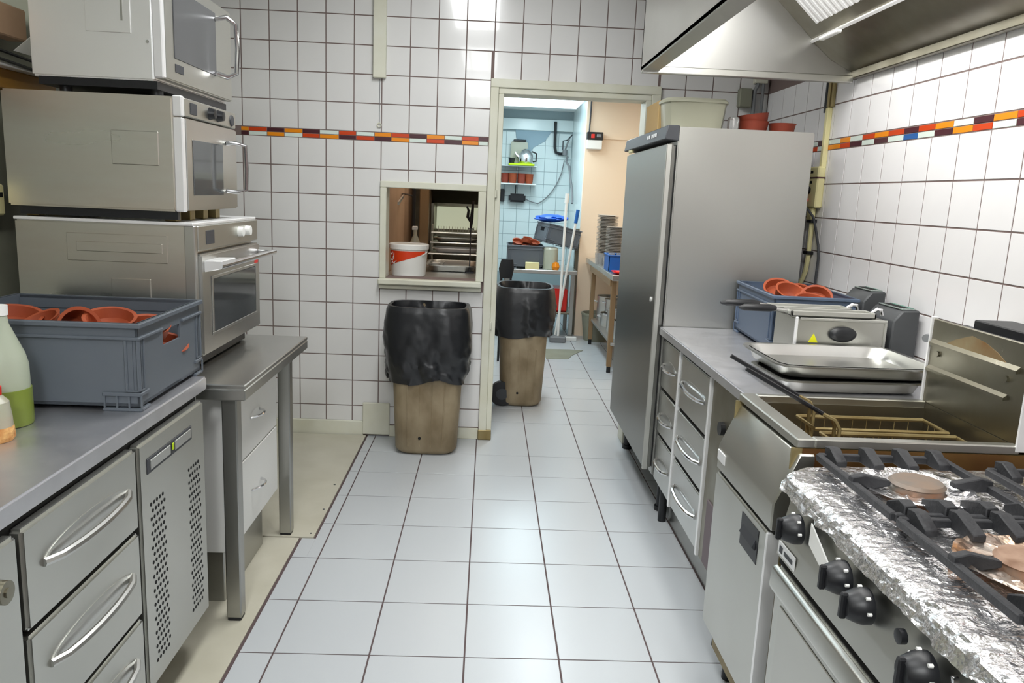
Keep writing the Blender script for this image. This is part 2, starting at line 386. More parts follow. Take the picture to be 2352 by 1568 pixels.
# ---- rooms beyond
structure('wall_divider', B().box(-.035, .0, yb+TW, 9.6, 0, 2.45), 'tile')
wf = structure('wall_far', B().box(-.04, 1.0, 9.5018, 9.6, 0, 2.45), 'grout2')
uf = [.012+.155*i for i in range(0, 7)]; uf[-1] = .945
vf = [.5+.15*j for j in range(0, 12)]
grid(wf, uf, vf, [], lambda u, v: (u, 9.5018, v), 'tile_b', 'y-')
structure('trim_1', B().box(.0, .95, 9.47, 9.5, 2.17, 2.3, .004), 'tile_b')
structure('wall_far_right', B().box(.95, 1.05, 8.02, 9.6, 0, 2.45), 'tile_b')
structure('wall_peach', B().box(.93, 2.4, 8.0, 8.06, 0, 2.45).box(1.4, 1.45, 7.985, 8.0, 0, 2.03), 'peach')
structure('trim_2', B().box(.94, 2.4, 7.985, 8.0, 2.0, 2.012), 'peach')
structure('wall_side', B().box(2.3, 2.4, yb+TW, 8.0, 0, 2.45), 'peach')
structure('ceiling_back', B().box(-.04, 2.4, yb+TW, 9.6, 2.40, 2.46), 'ceil')
structure('wall_hatch_left', B().box(-.68, -.62, yb+TW, 6.6, 0, 2.3), 'tan')
structure('wall_hatch_back', B().box(-.68, -.02, 6.5, 6.6, 0, 2.3), M['steel_dark'])
structure('ceiling_hatch', B().box(-.68, -.02, yb+TW, 6.6, 2.3, 2.36), 'tan')
# patch of bare plaster on the far wall
b = B().prism([(.27, 2.17), (.70, 2.17), (.62, 2.05), (.50, 1.98), (.44, 1.9), (.36, 1.98), (.28, 2.08)], 'y', 9.492, 9.5)
add('plaster_patch', b, 'plaster', wf)
# ceiling lamps of the kitchen, above the frame; the rearmost is added as fill
for i, y in enumerate((2.9, .8, -1.4)):
    o = thing('ceiling_lamp', ('fluorescent ceiling lamp over the aisle near the back wall', 'fluorescent ceiling lamp over the middle of the aisle', 'added unseen ceiling lamp behind the viewer, brightening the steel sides')[i], 'lamp', (-.15, y, ZC))
    add('housing', B().box(-.32, .02, y-.68, y+.68, ZC-.03, ZC, .006), 'white', o)
    for x in (-.24, -.06): add('tube', B().cyl((x, y-.63, ZC-.05), (x, y+.63, ZC-.05), .014, 12), 'lamp', o)

# ---------------------------------------------------------------- helpers for equipment
def arc_handle(x, y0, y1, z, out, r=.008, sign=1):
    """bow handle on a face at x; runs along y"""
    pts = []
    for k in range(13):
        t = k/12; a = math.sin(math.pi*t)**.45
        pts.append((x-out*a*sign, y0+(y1-y0)*t, z))
    return B().tube(pts, r, 8)
def bar_handle(pts, r=.009): return B().tube(pts, r, 10)

# ---------------------------------------------------------------- LEFT: refrigerated counter
XF = -.825
o = thing('refrigerated_counter', 'long stainless refrigerated counter with drawers under a steel worktop on the left', 'counter', (-1.15, 1.6, 0))
add('worktop', B().box(-1.52, XF, .2, 2.29, .81, .85, .004, 2), 'worktop', o)
add('carcass', B().box(-1.50, -.84, .22, 2.24, .12, .808), 'steel_v', o)
add('recess_shade', B().box(-.842, -.835, .24, 2.22, .13, .806), 'dark', o)  # dark sheet painted as the shade behind the drawer fronts
for (x, y) in ((-1.45, .3), (-.88, .3), (-1.45, 2.15), (-.88, 1.2)):
    add('foot', B().lathe([(.02, .004), (.024, .01), (.018, .12), (0, .12)], (x, y, 0), 12), 'black', o)
def drawer(parent, y0, y1, z0, z1, x=-.81, m='steel_satin', handle=True, sgn=1):
    d = add('drawer', B().box(min(x, x-.028*sgn), max(x, x-.028*sgn), y0, y1, z0, z1, .006, 2), m, parent)
    if handle:
        hz = z1-.09
        # lens-shaped grip patch and the bow handle
        pr_ = []
        ya, yb_ = y0+.06, y1-.045
        for k in range(17):
            t = k/16*math.pi; pr_.append((ya+(yb_-ya)*(.5-.5*math.cos(t)), hz+.032*math.sin(t)))
        add('grip_recess', B().prism(pr_+[(yb_, hz-.006), (ya, hz-.006)], 'x', x-.0006, x+.0012), 'steel', d)
        add('handle', B().tube([(x-.0, ya, hz)]+[(x+.024*sgn*math.sin(math.pi*k/10)**.4, ya+(yb_-ya)*k/10, hz-.004*math.sin(math.pi*k/10)) for k in range(1, 10)]+[(x, yb_, hz)], .0085, 8), 'steel', d)
    return d
for (z0, z1) in ((.598, .797), (.375, .588), (.15, .365)): drawer(o, 1.322, 1.776, z0, z1)
for (z0, z1) in ((.5, .797), (.15, .49)):
    d = drawer(o, .80, 1.308, z0, z1, handle=False)
    add('lock', B().tube([(-.81, 1.255, z1-.082), (-.80, 1.255, z1-.082)], .021, 20).tube([(-.80, 1.255, z1-.082), (-.797, 1.255, z1-.082)], .009, 10), 'steel_dark', d)
for (z0, z1) in ((.5, .797), (.15, .49)): drawer(o, .26, .79, z0, z1, handle=True)
vp = add('vent_panel', B().box(-.838, -.81, 1.79, 2.215, .145, .797, .006, 2), 'steel_satin', o)
add('display', B().box(-.811, -.8075, 1.83, 2.115, .712, .752, .002), 'marks', vp)
add('display_frame', B().box(-.8085, -.8055, 1.845, 1.965, .72, .745, .001).box(-.8085, -.8055, 1.995, 2.105, .72, .745, .001), 'steel', vp)
add('indicator_light', B().box(-.8065, -.804, 1.975, 1.985, .727, .745, .001), 'lime', vp)
b = B()
for (ya, n_) in ((1.845, 5), (2.09, 5)):
    for r_ in range(23):
        for c_ in range(n_):
            y = ya+.0175*c_+(.0087 if r_ % 2 else 0); z = .63-.0193*r_
            pts = [(y+.0052*math.cos(k*math.pi/3), z+.0052*math.sin(k*math.pi/3)) for k in range(6)]
            b.prism(pts, 'x', -.8105, -.8092)
add('perforations', b, 'dark', vp, kind='stuff', flat=True)

# steel table under the ovens with a white drawer unit
o = thing('steel_table', 'stainless steel table on square legs carrying the oven stack', 'table', (-1.12, 2.75, 0), R(1.2))
add('table_top', B().box(-1.50, -.725, 2.33, 3.16, .80, .815, .003).box(-1.50, -.725, 2.33, 3.16, .765, .80, .003), 'steel', o)
for (x, y) in ((-.79, 2.40), (-.79, 3.05), (-1.46, 2.40), (-1.46, 3.05)):
    l = add('leg', B().box(x-.024, x+.024, y-.024, y+.024, .012, .765, .004), 'steel_v', o)
    add('foot_cap', B().box(x-.022, x+.022, y-.022, y+.022, 0, .014, .003), 'black', l)
o = thing('drawer_unit', 'white two-drawer unit under the steel table', 'drawer unit', (-1.08, 2.7, .2))
add('cabinet', B().box(-1.42, -.825, 2.44, 2.98, .21, .765, .003), 'white', o)
for (z0, z1) in ((.492, .75), (.225, .487)):
    d = add('drawer_front', B().box(-.825, -.806, 2.44, 2.98, z0, z1, .003), 'white', o)
    hz = (z0+z1)/2
    add('handle', B().tube([(-.806, 2.645, hz-.004)]+[(-.806+.03*math.sin(math.pi*k/8)**.5, 2.645+.11*k/8, hz) for k in range(1, 8)]+[(-.806, 2.755, hz)], .0045, 8), 'chrome', d)
add('plinth', B().box(-1.40, -.86, 2.5, 2.95, .0, .21, .003), 'steel_v', o)

# ovens
def oven_rz(): return 0
o = thing('oven', 'lowest stainless oven of the stack, on the steel table', 'oven', (-1.2, 2.79, .815))
add('casing', B().box(-1.445, -.925, 2.44, 3.09, .862, 1.285, .006, 2), 'steel_dirty', o)
add('corner_trim', B().box(-.935, -.902, 2.438, 2.462, .862, 1.284, .003), 'steel', o)
add('top_edge', B().box(-1.445, -.905, 2.436, 3.085, 1.283, 1.293, .002), 'edge', o)
sp = add('side_press_panel', B().box(-1.29, -.985, 2.437, 2.4405, 1.165, 1.25, .002).box(-1.26, -1.0, 2.4345, 2.438, 1.195, 1.225, .002), 'steel_dirty', o)
add('side_plate', B().box(-1.16, -1.04, 2.4355, 2.4405, 1.03, 1.115, .002), 'steel_dirty', o)
for x in (-.98, -1.4):
    for y in (2.5, 3.03): add('foot', B().cyl((x, y, .8155), (x, y, .864), .022, 12), 'black', o)
add('base_skirt', B().box(-1.4, -.945, 2.47, 3.05, .82, .864), 'black', o)
cp = add('control_panel', B().box(-.925, -.9, 2.465, 3.09, 1.205, 1.283, .003), 'steel_satin', o)
add('display', B().box(-.9005, -.8985, 2.53, 2.605, 1.222, 1.266, .001), 'marks', cp)
for y in (2.86, 2.945):
    add('knob', B().lathe([(.018, 0), (.017, .018), (0, .02)], (-.9, y, 1.248), 16, Matrix.Rotation(R(90), 4, 'Y')), 'whitep', cp)
dd = add('door', B().box(-.925, -.893, 2.465, 3.085, .87, 1.195, .006, 2), 'steel', o)
add('door_window', B().box(-.894, -.8905, 2.56, 3.02, .935, 1.11, .003), 'glass_dark', dd)
add('window_frame', B().box(-.893, -.889, 2.545, 3.035, .925, .935, .001).box(-.893, -.889, 2.545, 3.035, 1.11, 1.12, .001).box(-.893, -.889, 2.545, 2.558, .935, 1.11, .001).box(-.893, -.889, 3.022, 3.035, .935, 1.11, .001), 'steel', dd)
add('handle', B().tube([(-.845, 2.49, 1.158), (-.845, 3.12, 1.158)], .011, 12).box(-.893, -.84, 3.06, 3.085, 1.147, 1.169, .003), 'chrome', dd)
add('handle_bracket', B().prism([(-.893, 1.175), (-.835, 1.177), (-.838, 1.15), (-.893, 1.138)], 'y', 2.485, 2.62, .003), 'edge', dd, label='white end bracket of the handle')
add('sticker', B().box(-.893, -.8915, 3.02, 3.06, 1.12, 1.15), 'redp', dd)

o = thing('oven', 'middle oven of the stack, stained side and upright loop handle', 'oven', (-1.2, 2.7, 1.295))
add('casing', B().box(-1.459, -.955, 2.44, 2.945, 1.325, 1.665, .006, 2), 'steel_dirty', o)
add('side_plate', B().box(-1.14, -1.0, 2.436, 2.4405, 1.46, 1.56, .002), 'steel_dirty', o)
add('front_trim', B().box(-.957, -.929, 2.44, 2.464, 1.325, 1.605, .003), 'edge', o)
add('top_trim', B().box(-.957, -.929, 2.44, 2.464, 1.608, 1.668, .003), 'edge', o)
for x in (-.99, -1.41):
    for y in (2.5, 2.62, 2.74, 2.86): add('foot', B().box(x-.018, x+.018, y-.02, y+.02, 1.2935, 1.327, .002), 'brass', o)
add('base_skirt', B().box(-1.43, -.955, 2.452, 2.47, 1.30, 1.326), 'black', o)
cp = add('control_panel', B().box(-.957, -.93, 2.466, 2.945, 1.61, 1.665, .003), 'steel_satin', o)
add('display', B().box(-.931, -.928, 2.51, 2.565, 1.62, 1.655, .001), 'marks', cp)
for y in (2.68, 2.76):
    add('knob', B().lathe([(.02, 0), (.018, .006), (.015, .02), (0, .022)], (-.93, y, 1.638), 16, Matrix.Rotation(R(90), 4, 'Y')), 'black', cp)
add('dial', B().lathe([(.02, 0), (.018, .004), (0, .005)], (-.93, 2.9, 1.635), 16, Matrix.Rotation(R(90), 4, 'Y')), 'marks', cp)
dd = add('door', B().box(-.957, -.928, 2.466, 2.945, 1.328, 1.605, .004, 2), 'steel', o)
add('door_window', B().box(-.929, -.926, 2.515, 2.79, 1.375, 1.545, .003), 'glass_dark', dd)
add('handle', B().tube([(-.93, 2.83, 1.553), (-.90, 2.85, 1.556), (-.87, 2.86, 1.548), (-.868, 2.862, 1.47), (-.87, 2.86, 1.395), (-.90, 2.85, 1.387), (-.93, 2.83, 1.39)], .0075, 10), 'chrome', dd)

o = thing('microwave_oven', 'topmost stainless microwave of the stack with a grey screen door', 'microwave', (-1.17, 2.75, 1.667))
add('casing', B().box(-1.362, -1.005, 2.44, 3.07, 1.705, 2.03, .006, 2), 'steel_bright', o)
add('side_panel_outline', B().box(-1.197, -1.067, 2.4375, 2.4405, 1.836, 1.96, .002), 'steel_bright', o)
add('vent_strip', B().box(-1.095, -1.088, 2.4365, 2.438, 1.87, 1.94, .001), 'steel', o)
for z in (1.815,): add('screw', B().cyl((-1.02, 2.4395, z), (-1.02, 2.4365, z), .005, 10), 'chrome', o)
add('front_trim', B().box(-1.006, -.978, 2.438, 2.462, 1.716, 2.03, .003), 'edge', o)
add('base', B().box(-1.345, -1.0, 2.446, 3.06, 1.683, 1.706), 'black', o)
for x in (-1.02, -1.29):
    for y in (2.49, 3.02): add('foot', B().cyl((x, y, 1.6675), (x, y, 1.69), .018, 12), 'black', o)
dd = add('door', B().box(-1.006, -.98, 2.464, 3.07, 1.716, 2.03, .004, 2), 'steel_satin', o)
add('screen', B().box(-.981, -.9775, 2.53, 2.9, 1.785, 1.995, .003), 'glass_mesh', dd)
add('badge', B().box(-.981, -.978, 2.535, 2.60, 1.745, 1.77, .001), 'marks', dd)
add('handle', B().tube([(-.98, 2.90, 1.975), (-.945, 2.915, 1.985), (-.918, 2.93, 1.965), (-.914, 2.933, 1.88), (-.918, 2.93, 1.80), (-.945, 2.915, 1.785), (-.98, 2.90, 1.795)], .009, 10), 'chrome', dd)

# ---------------------------------------------------------------- crates
def crate(label, m, loc, rz, L, W, Hh, holes='x', group=None):
    """L along local x, W along local y; hand holes in the x ends and y ends"""
    o = thing('crate', label, 'crate', loc, rz, group)
    t = .006; x, y = L/2, W/2
    b = B().box(-x, x, -y, y, .012, .02)
    hw, h0, h1 = .06, Hh-.085, Hh-.045
    for s_ in (-1, 1):
        xa, xb_ = (x-t, x) if s_ > 0 else (-x, -x+t)
        if holes == 'x': b.box(xa, xb_, -y, -hw, .012, Hh).box(xa, xb_, hw, y, .012, Hh).box(xa, xb_, -hw, hw, .012, h0).box(xa, xb_, -hw, hw, h1, Hh)
        else: b.box(xa, xb_, -y, y, .012, Hh)
        ya, yb_ = (y-t, y) if s_ > 0 else (-y, -y+t)
        if holes == 'y': b.box(-x, -hw, ya, yb_, .012, Hh).box(hw, x, ya, yb_, .012, Hh).box(-hw, hw, ya, yb_, .012, h0).box(-hw, hw, ya, yb_, h1, Hh)
        else: b.box(-x, x, ya, yb_, .012, Hh)
    add('body', b, m, o, local=True)
    b = B(); e = .01
    for (z0, z1, k) in ((Hh-.012, Hh, e), (Hh-.042, Hh-.034, e*.7)):
        b.box(-x-k, x+k, y-t, y+k, z0, z1, .002).box(-x-k, x+k, -y-k, -y+t, z0, z1, .002)
        if z1 == Hh or holes != 'x':
            b.box(x-t, x+k, -y, y, z0, z1, .002).box(-x-k, -x+t, -y, y, z0, z1, .002)
        else:
            for (p, q_) in ((-y, -hw-.01), (hw+.01, y)): b.box(x-t, x+k, p, q_, z0, z1, .002).box(-x-k, -x+t, p, q_, z0, z1, .002)
    add('rim', b, m, o, local=True)
    for sx in (-1, 1):
        for sy in (-1, 1):
            b = B()
            for (dx, dy) in ((0, .03), (.03, 0)):
                cx, cy = sx*(x-dx), sy*(y-dy)
                b.box(cx-.004, cx+.004, cy-.004, cy+.004, .05, Hh-.04, .002)
            b.box(sx*x-.005, sx*x+.005, sy*y-.005, sy*y+.005, .05, Hh-.04, .003)
            for (dx, dy) in ((0, .015), (.015, 0)): b.box(sx*(x-dx)-.002, sx*(x-dx)+.002, sy*(y-dy)-.002, sy*(y-dy)+.002, .05, Hh-.04)
            b.box(min(sx*x, sx*(x-.034)), max(sx*x, sx*(x-.034)), sy*y-.0035, sy*y+.0035, .05, .054).box(sx*x-.0035, sx*x+.0035, min(sy*y, sy*(y-.034)), max(sy*y, sy*(y-.034)), .05, .054)
            add('corner_rib', b, m, o, local=True)
    for sx in (-1, 1):
        for sy in (-1, 1):
            b = B()
            X0, X1 = sorted((sx*(x+.006), sx*(x-.09))); Y0, Y1 = sorted((sy*(y+.006), sy*(y-.05)))
            for (z0, z1) in ((0, .008), (.038, .048)): b.box(X0, X1, Y0, Y1, z0, z1, .002)
            for k in range(4):
                xx = sx*(x+.005-.03*k); b.box(xx-.002, xx+.002, min(sy*y, sy*(y+.005)), max(sy*y, sy*(y+.005)), .006, .04)
            add('corner_foot', b, m, o, local=True)
    return o
def dish(label, m, loc, r=.06, h=.035, tilt=(0, 0), group=None, name='terracotta_dish'):
    b = B(); t = .006
    prof = [(0, 0), (r*.78, 0), (r*.9, h*.3), (r, h), (r+.003, h+.004), (r-t, h+.003), (r*.9-t, h*.35), (r*.75-t, t), (0, t)]
    b.lathe(prof, (0, 0, 0), 28)
    o = add(name, b, m, None); o.location = loc; o.rotation_euler = (tilt[0], tilt[1], tilt[2] if len(tilt) > 2 else 0)
    return tag(o, label, 'dish', group)
# big crate on the left counter: near face y=1.885, right face x=-.845
crate('large grey-blue plastic crate on the left counter beside the ovens', 'crate', (-1.115, 2.115, .85), R(1.0), .52, .43, .222)
dish('terracotta dish at the left edge of the picture in the left crate', 'terra', (-1.24, 2.03, 1.015), .085, .04, (.2, .1))
dish('terracotta dish standing on edge in the middle of the left crate', 'terra', (-1.075, 2.02, 1.025), .056, .05, (.12, 1.35, -.5))
dish('terracotta dish lying tilted beside the upright one in the left crate', 'terra', (-1.135, 2.02, 1.02), .052, .035, (.35, -.3))
dish('terracotta dish lying right of the upright one in the left crate', 'terra', (-.975, 2.03, 1.03), .062, .034, (.25, .12))
dish('terracotta dish showing through the hand hole of the left crate', 'terra', (-.915, 2.11, 1.0), .055, .035, (.3, .2))
for (x, y) in ((-1.2, 2.2), (-1.02, 2.2), (-1.12, 1.99), (-1.3, 2.12), (-.93, 2.0), (-.92, 2.22)):
    dish('terracotta dish in the layer below, nearly hidden in the left crate', 'terra', (x, y, .93), .06, .035, (.2, .3), 'lower dishes in the left crate')
for (x, y) in ((-1.2, 2.2), (-1.02, 2.2), (-1.1, 1.99), (-1.3, 2.05), (-.93, 2.05)):
    dish('terracotta dish in the layer below, nearly hidden in the left crate', 'terra', (x, y, .873), .06, .035, (0, 0), 'lower dishes in the left crate')
# jug and squeeze bottle
o = thing('jug', 'translucent white jug with green liquid at the left edge', 'jug', (-1.10, 1.77, .85))
b = B().lathe([(0, 0), (.052, 0), (.056, .01), (.054, .14), (.048, .165), (.02, .235), (.018, .26), (0, .26)], (-1.10, 1.77, .851), 24)
add('body', b, 'jug', o); add('liquid', B().lathe([(0, .0), (.0565, .0), (.058, .006), (.0572, .085), (0, .085)], (-1.10, 1.77, .8515), 24), 'green', o)
add('cap', B().lathe([(0, 0), (.021, 0), (.021, .022), (0, .022)], (-1.10, 1.77, 1.105), 16), 'whitep', o)
o = thing('squeeze_bottle', 'clear bottle with a red flip cap and nuts inside, front left', 'bottle', (-1.055, 1.655, .85))
c = (-1.053, 1.652, .851)
add('body', B().lathe([(0, 0), (.034, 0), (.038, .008), (.036, .05), (.032, .085), (.018, .1), (0, .1)], c, 24), 'clearp', o)
add('nuts', B().lathe([(0, 0), (.0355, 0), (.0395, .007), (.038, .03), (.03, .042), (0, .046)], (c[0], c[1], .8505), 24), 'peanut', o)
add('cap', B().lathe([(0, 0), (.019, 0), (.0195, .018), (.012, .024), (.006, .036), (0, .037)], (c[0], c[1], .951), 20), 'redp', o)
# things on the left wall
o = thing('wall_shelf', 'yellow wooden shelf board on the left wall behind the microwave', 'shelf', (XL, 2.55, 1.68))
add('board', B().box(XL, XL+.05, 2.0, 2.85, 1.675, 1.735, .003), 'wood', o)
add('shelf_edge', B().box(XL, XL+.09, 2.0, 2.85, 1.735, 1.745, .002), 'edge', o)
single('cable', B().tube([(XL+.085, 2.0+.05*k, 1.80-.0022*k) for k in range(17)], .005, 6), 'black', 'upper dark cable above the yellow shelf board', 'cable', (XL+.06, 2.5, 1.78))
single('cable', B().tube([(XL+.095, 2.0+.05*k, 1.772-.0022*k) for k in range(17)], .005, 6), 'black', 'lower dark cable above the yellow shelf board', 'cable', (XL+.06, 2.5, 1.75))
single('carton', B().box(XL+.01, XL+.07, 2.2, 2.66, 1.83, 1.925, .004), 'tan', 'tan carton high on the left wall beside the microwave', 'carton', (XL+.04, 2.5, 1.82))
single('paper', B().prism([(2.57, 1.79), (2.75, 1.79), (2.75, 1.90)], 'x', XL+.075, XL+.078), 'whitep', 'white sheet of paper standing beside the microwave', 'paper', (XL+.07, 2.6, 1.8))
o = thing('switch_box', 'cream switch box on the left wall beside the middle oven', 'switch box', (XL, 2.46, 1.33))
add('box', B().box(XL, XL+.06, 2.3, 2.498, 1.29, 1.385, .006), 'cream_y', o)
add('slot', B().box(XL+.055, XL+.061, 2.47, 2.485, 1.345, 1.36), 'dark', o)

# ---------------------------------------------------------------- BINS
def rrect(cx, cy, hx, hy, z, n=40, p=5, ang=0):
    out = []
    for k in range(n):
        a = 2*math.pi*k/n; c_, s_ = math.cos(a), math.sin(a)
        r = (abs(c_)**p+abs(s_)**p)**(-1/p)
        out.append((cx+hx*r*c_, cy+hy*r*s_, z))
    return out
def bin_(label, cx, cy, hx, hy, top_hx, top_hy, hgt, bag_bot, seed, wheels=None):
    o = thing('rubbish_bin', label, 'bin', (cx, cy, 0))
    rings = []
    for t in (0, .015, .04, .3, .6, .9, 1):
        ins = .03 if t == 0 else (.012 if t == .015 else 0)
        k = t; rings.append(rrect(cx, cy, hx+(top_hx-hx)*k-ins, hy+(top_hy-hy)*k-ins, .0+hgt*t, 40, 4))
    add('body', B().loft(rings, cap1=False), 'bin', o)
    b = B()
    for k in (-1, -.33, .33, 1):
        x0 = cx+k*hx*.55; x1 = cx+k*top_hx*.55
        y0 = cy-hy-.001; y1 = cy-hy-(top_hy-hy)*.5-.001
        b.tube([(x0, y0+.003, .05), (x1*.5+x0*.5, y1+.003, hgt*.5)], .004, 6)
    add('ribs', b, 'bin', o)
    add('drain_hole', B().cyl((cx-.03, cy-hy-.006, .10), (cx-.03, cy-hy+.01, .10), .008, 10), 'dark', o)
    if wheels:
        for (wx, wy) in wheels:
            wl = add('wheel', B().cyl((wx, wy-.025, .085), (wx, wy+.025, .085), .085, 28), 'black', o)
            add('hub', B().cyl((wx, wy-.03, .085), (wx, wy-.02, .085), .04, 20), 'marks', wl)
    # liner, folded over the rim
    n = 96; rings = []; lv = 26
    rnd = random.Random(seed)
    folds = [(rnd.uniform(0, 6.28), rnd.uniform(.12, .35), rnd.uniform(-.012, .012)) for _ in range(16)]
    def ringz(hx_, hy_, z, amp, hem=0):
        out = []
        for (x, y, zz) in rrect(cx, cy, hx_, hy_, z, n, 4):
            a = math.atan2(y-cy, x-cx); d = 0
            for (fa, fwid, fam) in folds:
                q_ = ((a-fa+math.pi) % (2*math.pi)-math.pi+.25*math.sin(z*9+fa))/fwid
                d += fam*math.exp(-q_*q_)
            d += amp*.012*noise.noise(Vector((a*3, z*9, seed)))+amp*.007*noise.noise(Vector((a*8+z*8, z*24, seed+3)))
            d = max(d*amp, -.006)
            L = math.hypot(x-cx, y-cy); f = 1+d/L
            out.append((cx+(x-cx)*f, cy+(y-cy)*f, zz+hem*(noise.noise(Vector((math.cos(a)*1.2, math.sin(a)*1.2, seed)))*.05)))
        return out
    for k in range(8):   # inside, going down then up
        t = k/7; rings.append(ringz(top_hx*(.80+.13*t), top_hy*(.80+.13*t), hgt-.28+.27*t, 1.2))
    rings.append(ringz(top_hx*.965, top_hy*.965, hgt+.016, .4)); rings.append(ringz(top_hx+.010, top_hy+.010, hgt+.016, .4))
    for k in range(lv):
        t = k/(lv-1)
        bulge = .019+.016*math.sin(math.pi*min(1, t*1.1))
        if t > .85: bulge -= (t-.85)*.05
        rings.append(ringz(top_hx+bulge-.010*t, top_hy+bulge-.010*t, hgt-.004+(bag_bot-hgt)*t, .5+1.3*t, t**3))
    add('bin_liner', B().loft(rings, cap0=True, cap1=False), 'bag', o, angle=60)
    return o
bin_('brown bin with a black liner standing below the hatch', -.305, 4.205, .168, .130, .205, .146, .80, .41, 3)
bin_('brown wheeled bin with a black liner just beyond the doorway', .262, 5.33, .142, .20, .178, .225, .80, .49, 11, wheels=[(.13, 5.17)])

# ---------------------------------------------------------------- RIGHT: tall fridge
o = thing('refrigerator', 'tall single-door stainless refrigerator right of the doorway', 'refrigerator', (1.06, 3.88, 0))
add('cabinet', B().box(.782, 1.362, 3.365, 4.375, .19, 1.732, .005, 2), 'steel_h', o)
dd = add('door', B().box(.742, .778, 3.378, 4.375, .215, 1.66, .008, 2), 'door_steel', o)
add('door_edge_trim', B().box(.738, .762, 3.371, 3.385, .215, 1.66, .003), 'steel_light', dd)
add('lock', B().cyl((.742, 3.47, .985), (.737, 3.47, .985), .011, 14), 'whitep', dd)
add('door_gasket', B().box(.777, .783, 3.39, 4.36, .225, 1.655), 'black', dd)
cp = add('control_panel', B().prism([(.725, 1.678), (.785, 1.672), (.785, 1.736), (.735, 1.736)], 'y', 3.362, 4.378, .003), 'marks', o)
b = B()
for k, y in enumerate((3.56, 3.60, 3.64, 3.70, 3.74)): b.box(.7265, .7295, y, y+.02, 1.70, 1.716)
add('panel_markings', b, 'edge', cp)
add('panel_lamp', B().box(.728, .742, 4.17, 4.26, 1.662, 1.68, .003), 'cream_y', cp)
for (x, y) in ((.85, 4.33), (.85, 3.43), (1.3, 3.43), (1.3, 4.33)):
    add('foot', B().cyl((x, y, 0), (x, y, .19), .02, 12).cyl((x, y, 0), (x, y, .02), .028, 12), 'black', o)
# on top of it
single('cardboard_box', B().box(.742, .80, 3.62, 3.9, 1.733, 1.865, .003), 'card', 'small brown cardboard box on the refrigerator behind the tub', 'box', (.77, 3.75, 1.733))
o = thing('storage_tub', 'frosted plastic tub on top of the refrigerator', 'tub', (.885, 3.62, 1.733))
b = B(); rings = [rrect(.885, 3.60, .125+.012*t, .12+.012*t, 1.733+.115*t, 32, 5) for t in (0, .3, .7, 1)]
b.loft(rings, cap1=False); b.loft([rrect(.885, 3.60, .131, .126, 1.846, 32, 5), rrect(.885, 3.60, .119, .114, 1.738, 32, 5)], cap0=False)
add('body', b, 'tub', o)
add('lid', B().loft([rrect(.885, 3.60, .143, .138, 1.846, 32, 5), rrect(.885, 3.60, .143, .138, 1.856, 32, 5), rrect(.885, 3.60, .135, .13, 1.864, 32, 5)]), 'tub', o)
add('contents', B().loft([rrect(.885, 3.60, .117, .112, 1.74, 32, 5), rrect(.885, 3.60, .12, .115, 1.80, 32, 5)]), 'cream', o)
single('glass_jar', B().lathe([(0, 0), (.025, 0), (.026, .05), (.022, .06), (0, .062)], (1.05, 3.5, 1.733), 18), 'glassw', 'small glass jar between the tub and the terracotta dishes on the refrigerator', 'jar', (1.05, 3.5, 1.733))
def dish_pile(base, n, r, lab, tl):
    for k in range(n):
        dish(lab % ('bottom', 'second', 'third')[k], 'terra_d', (base[0]+.004*k, base[1], base[2]+.02*k), r-.002*(k % 2), .045, (0, tl*k), name='terracotta_dish')
dish('lower terracotta dish of the nested pair on the refrigerator', 'terra_d', (1.15, 3.54, 1.7335), .066, .045)
dish('upper terracotta dish of the nested pair on the refrigerator, tilted', 'terra_d', (1.153, 3.54, 1.764), .066, .045, (.0, -.14))
dish('single terracotta dish at the right edge of the refrigerator top', 'terra_d', (1.284, 3.55, 1.7335), .058, .042, (0, 0))
# junction box with pipes on the back wall
o = thing('junction_box', 'grey-green junction box with pipes on the back wall under the hood', 'junction box', (1.37, YB, 1.95))
add('box', B().box(1.33, 1.40, YB-.05, YB, 1.94, 2.04, .006), 'lwall', o)
add('pipe', B().tube([(1.43, YB-.03, 2.5), (1.43, YB-.03, 2.06), (1.415, YB-.03, 2.03), (1.415, YB-.03, 1.8)], .012, 8), 'grey', o)
add('pipe', B().tube([(1.46, YB-.03, 2.5), (1.46, YB-.03, 1.8)], .009, 8), 'grey', o)
add('clamp', B().box(1.41, 1.48, YB-.045, YB, 2.07, 2.10, .003), 'cream', o)
# trunking, socket strip, cables on the right wall
o = thing('cable_trunking', 'yellowed vertical cable trunking on the right wall beside the refrigerator', 'cable duct', (XR, 3.56, 1.6))
add('duct', B().box(XR-.022, XR, 3.548, 3.575, 1.60, 1.86, .003), 'cream_y', o)
add('duct_upper', B().box(XR-.022, XR, 3.55, 3.572, 1.86, 1.98, .003).box(XR-.016, XR, 3.53, 3.545, 1.86, 1.98, .003), 'brass', o)
add('cable', B().tube([(XR-.02, 3.585, 1.98), (XR-.02, 3.585, 1.84)], .006, 6), 'marks', o)
o = thing('socket_strip', 'yellowed socket strip on the right wall beside the refrigerator', 'socket', (XR, 3.6, 1.42))
add('housing', B().box(XR-.035, XR, 3.545, 3.675, 1.42, 1.605, .006), 'cream_y', o)
add('divider', B().box(XR-.037, XR, 3.543, 3.677, 1.552, 1.558), 'brown', o)
for z in (1.58, 1.535): add('socket_slot', B().box(XR-.0365, XR-.034, 3.60, 3.625, z-.006, z+.006), 'dark', o)
add('strap', B().box(XR-.03, XR-.01, 3.58, 3.64, 1.36, 1.42, .005), 'cream_y', o)
add('conduit', B().tube([(XR-.015, 3.60, 1.40), (XR-.015, 3.60, 1.2), (XR-.015, 3.61, 1.13), (XR-.015, 3.66, 1.06), (XR-.015, 3.72, 1.0)], .011, 8), 'cream_y', o)
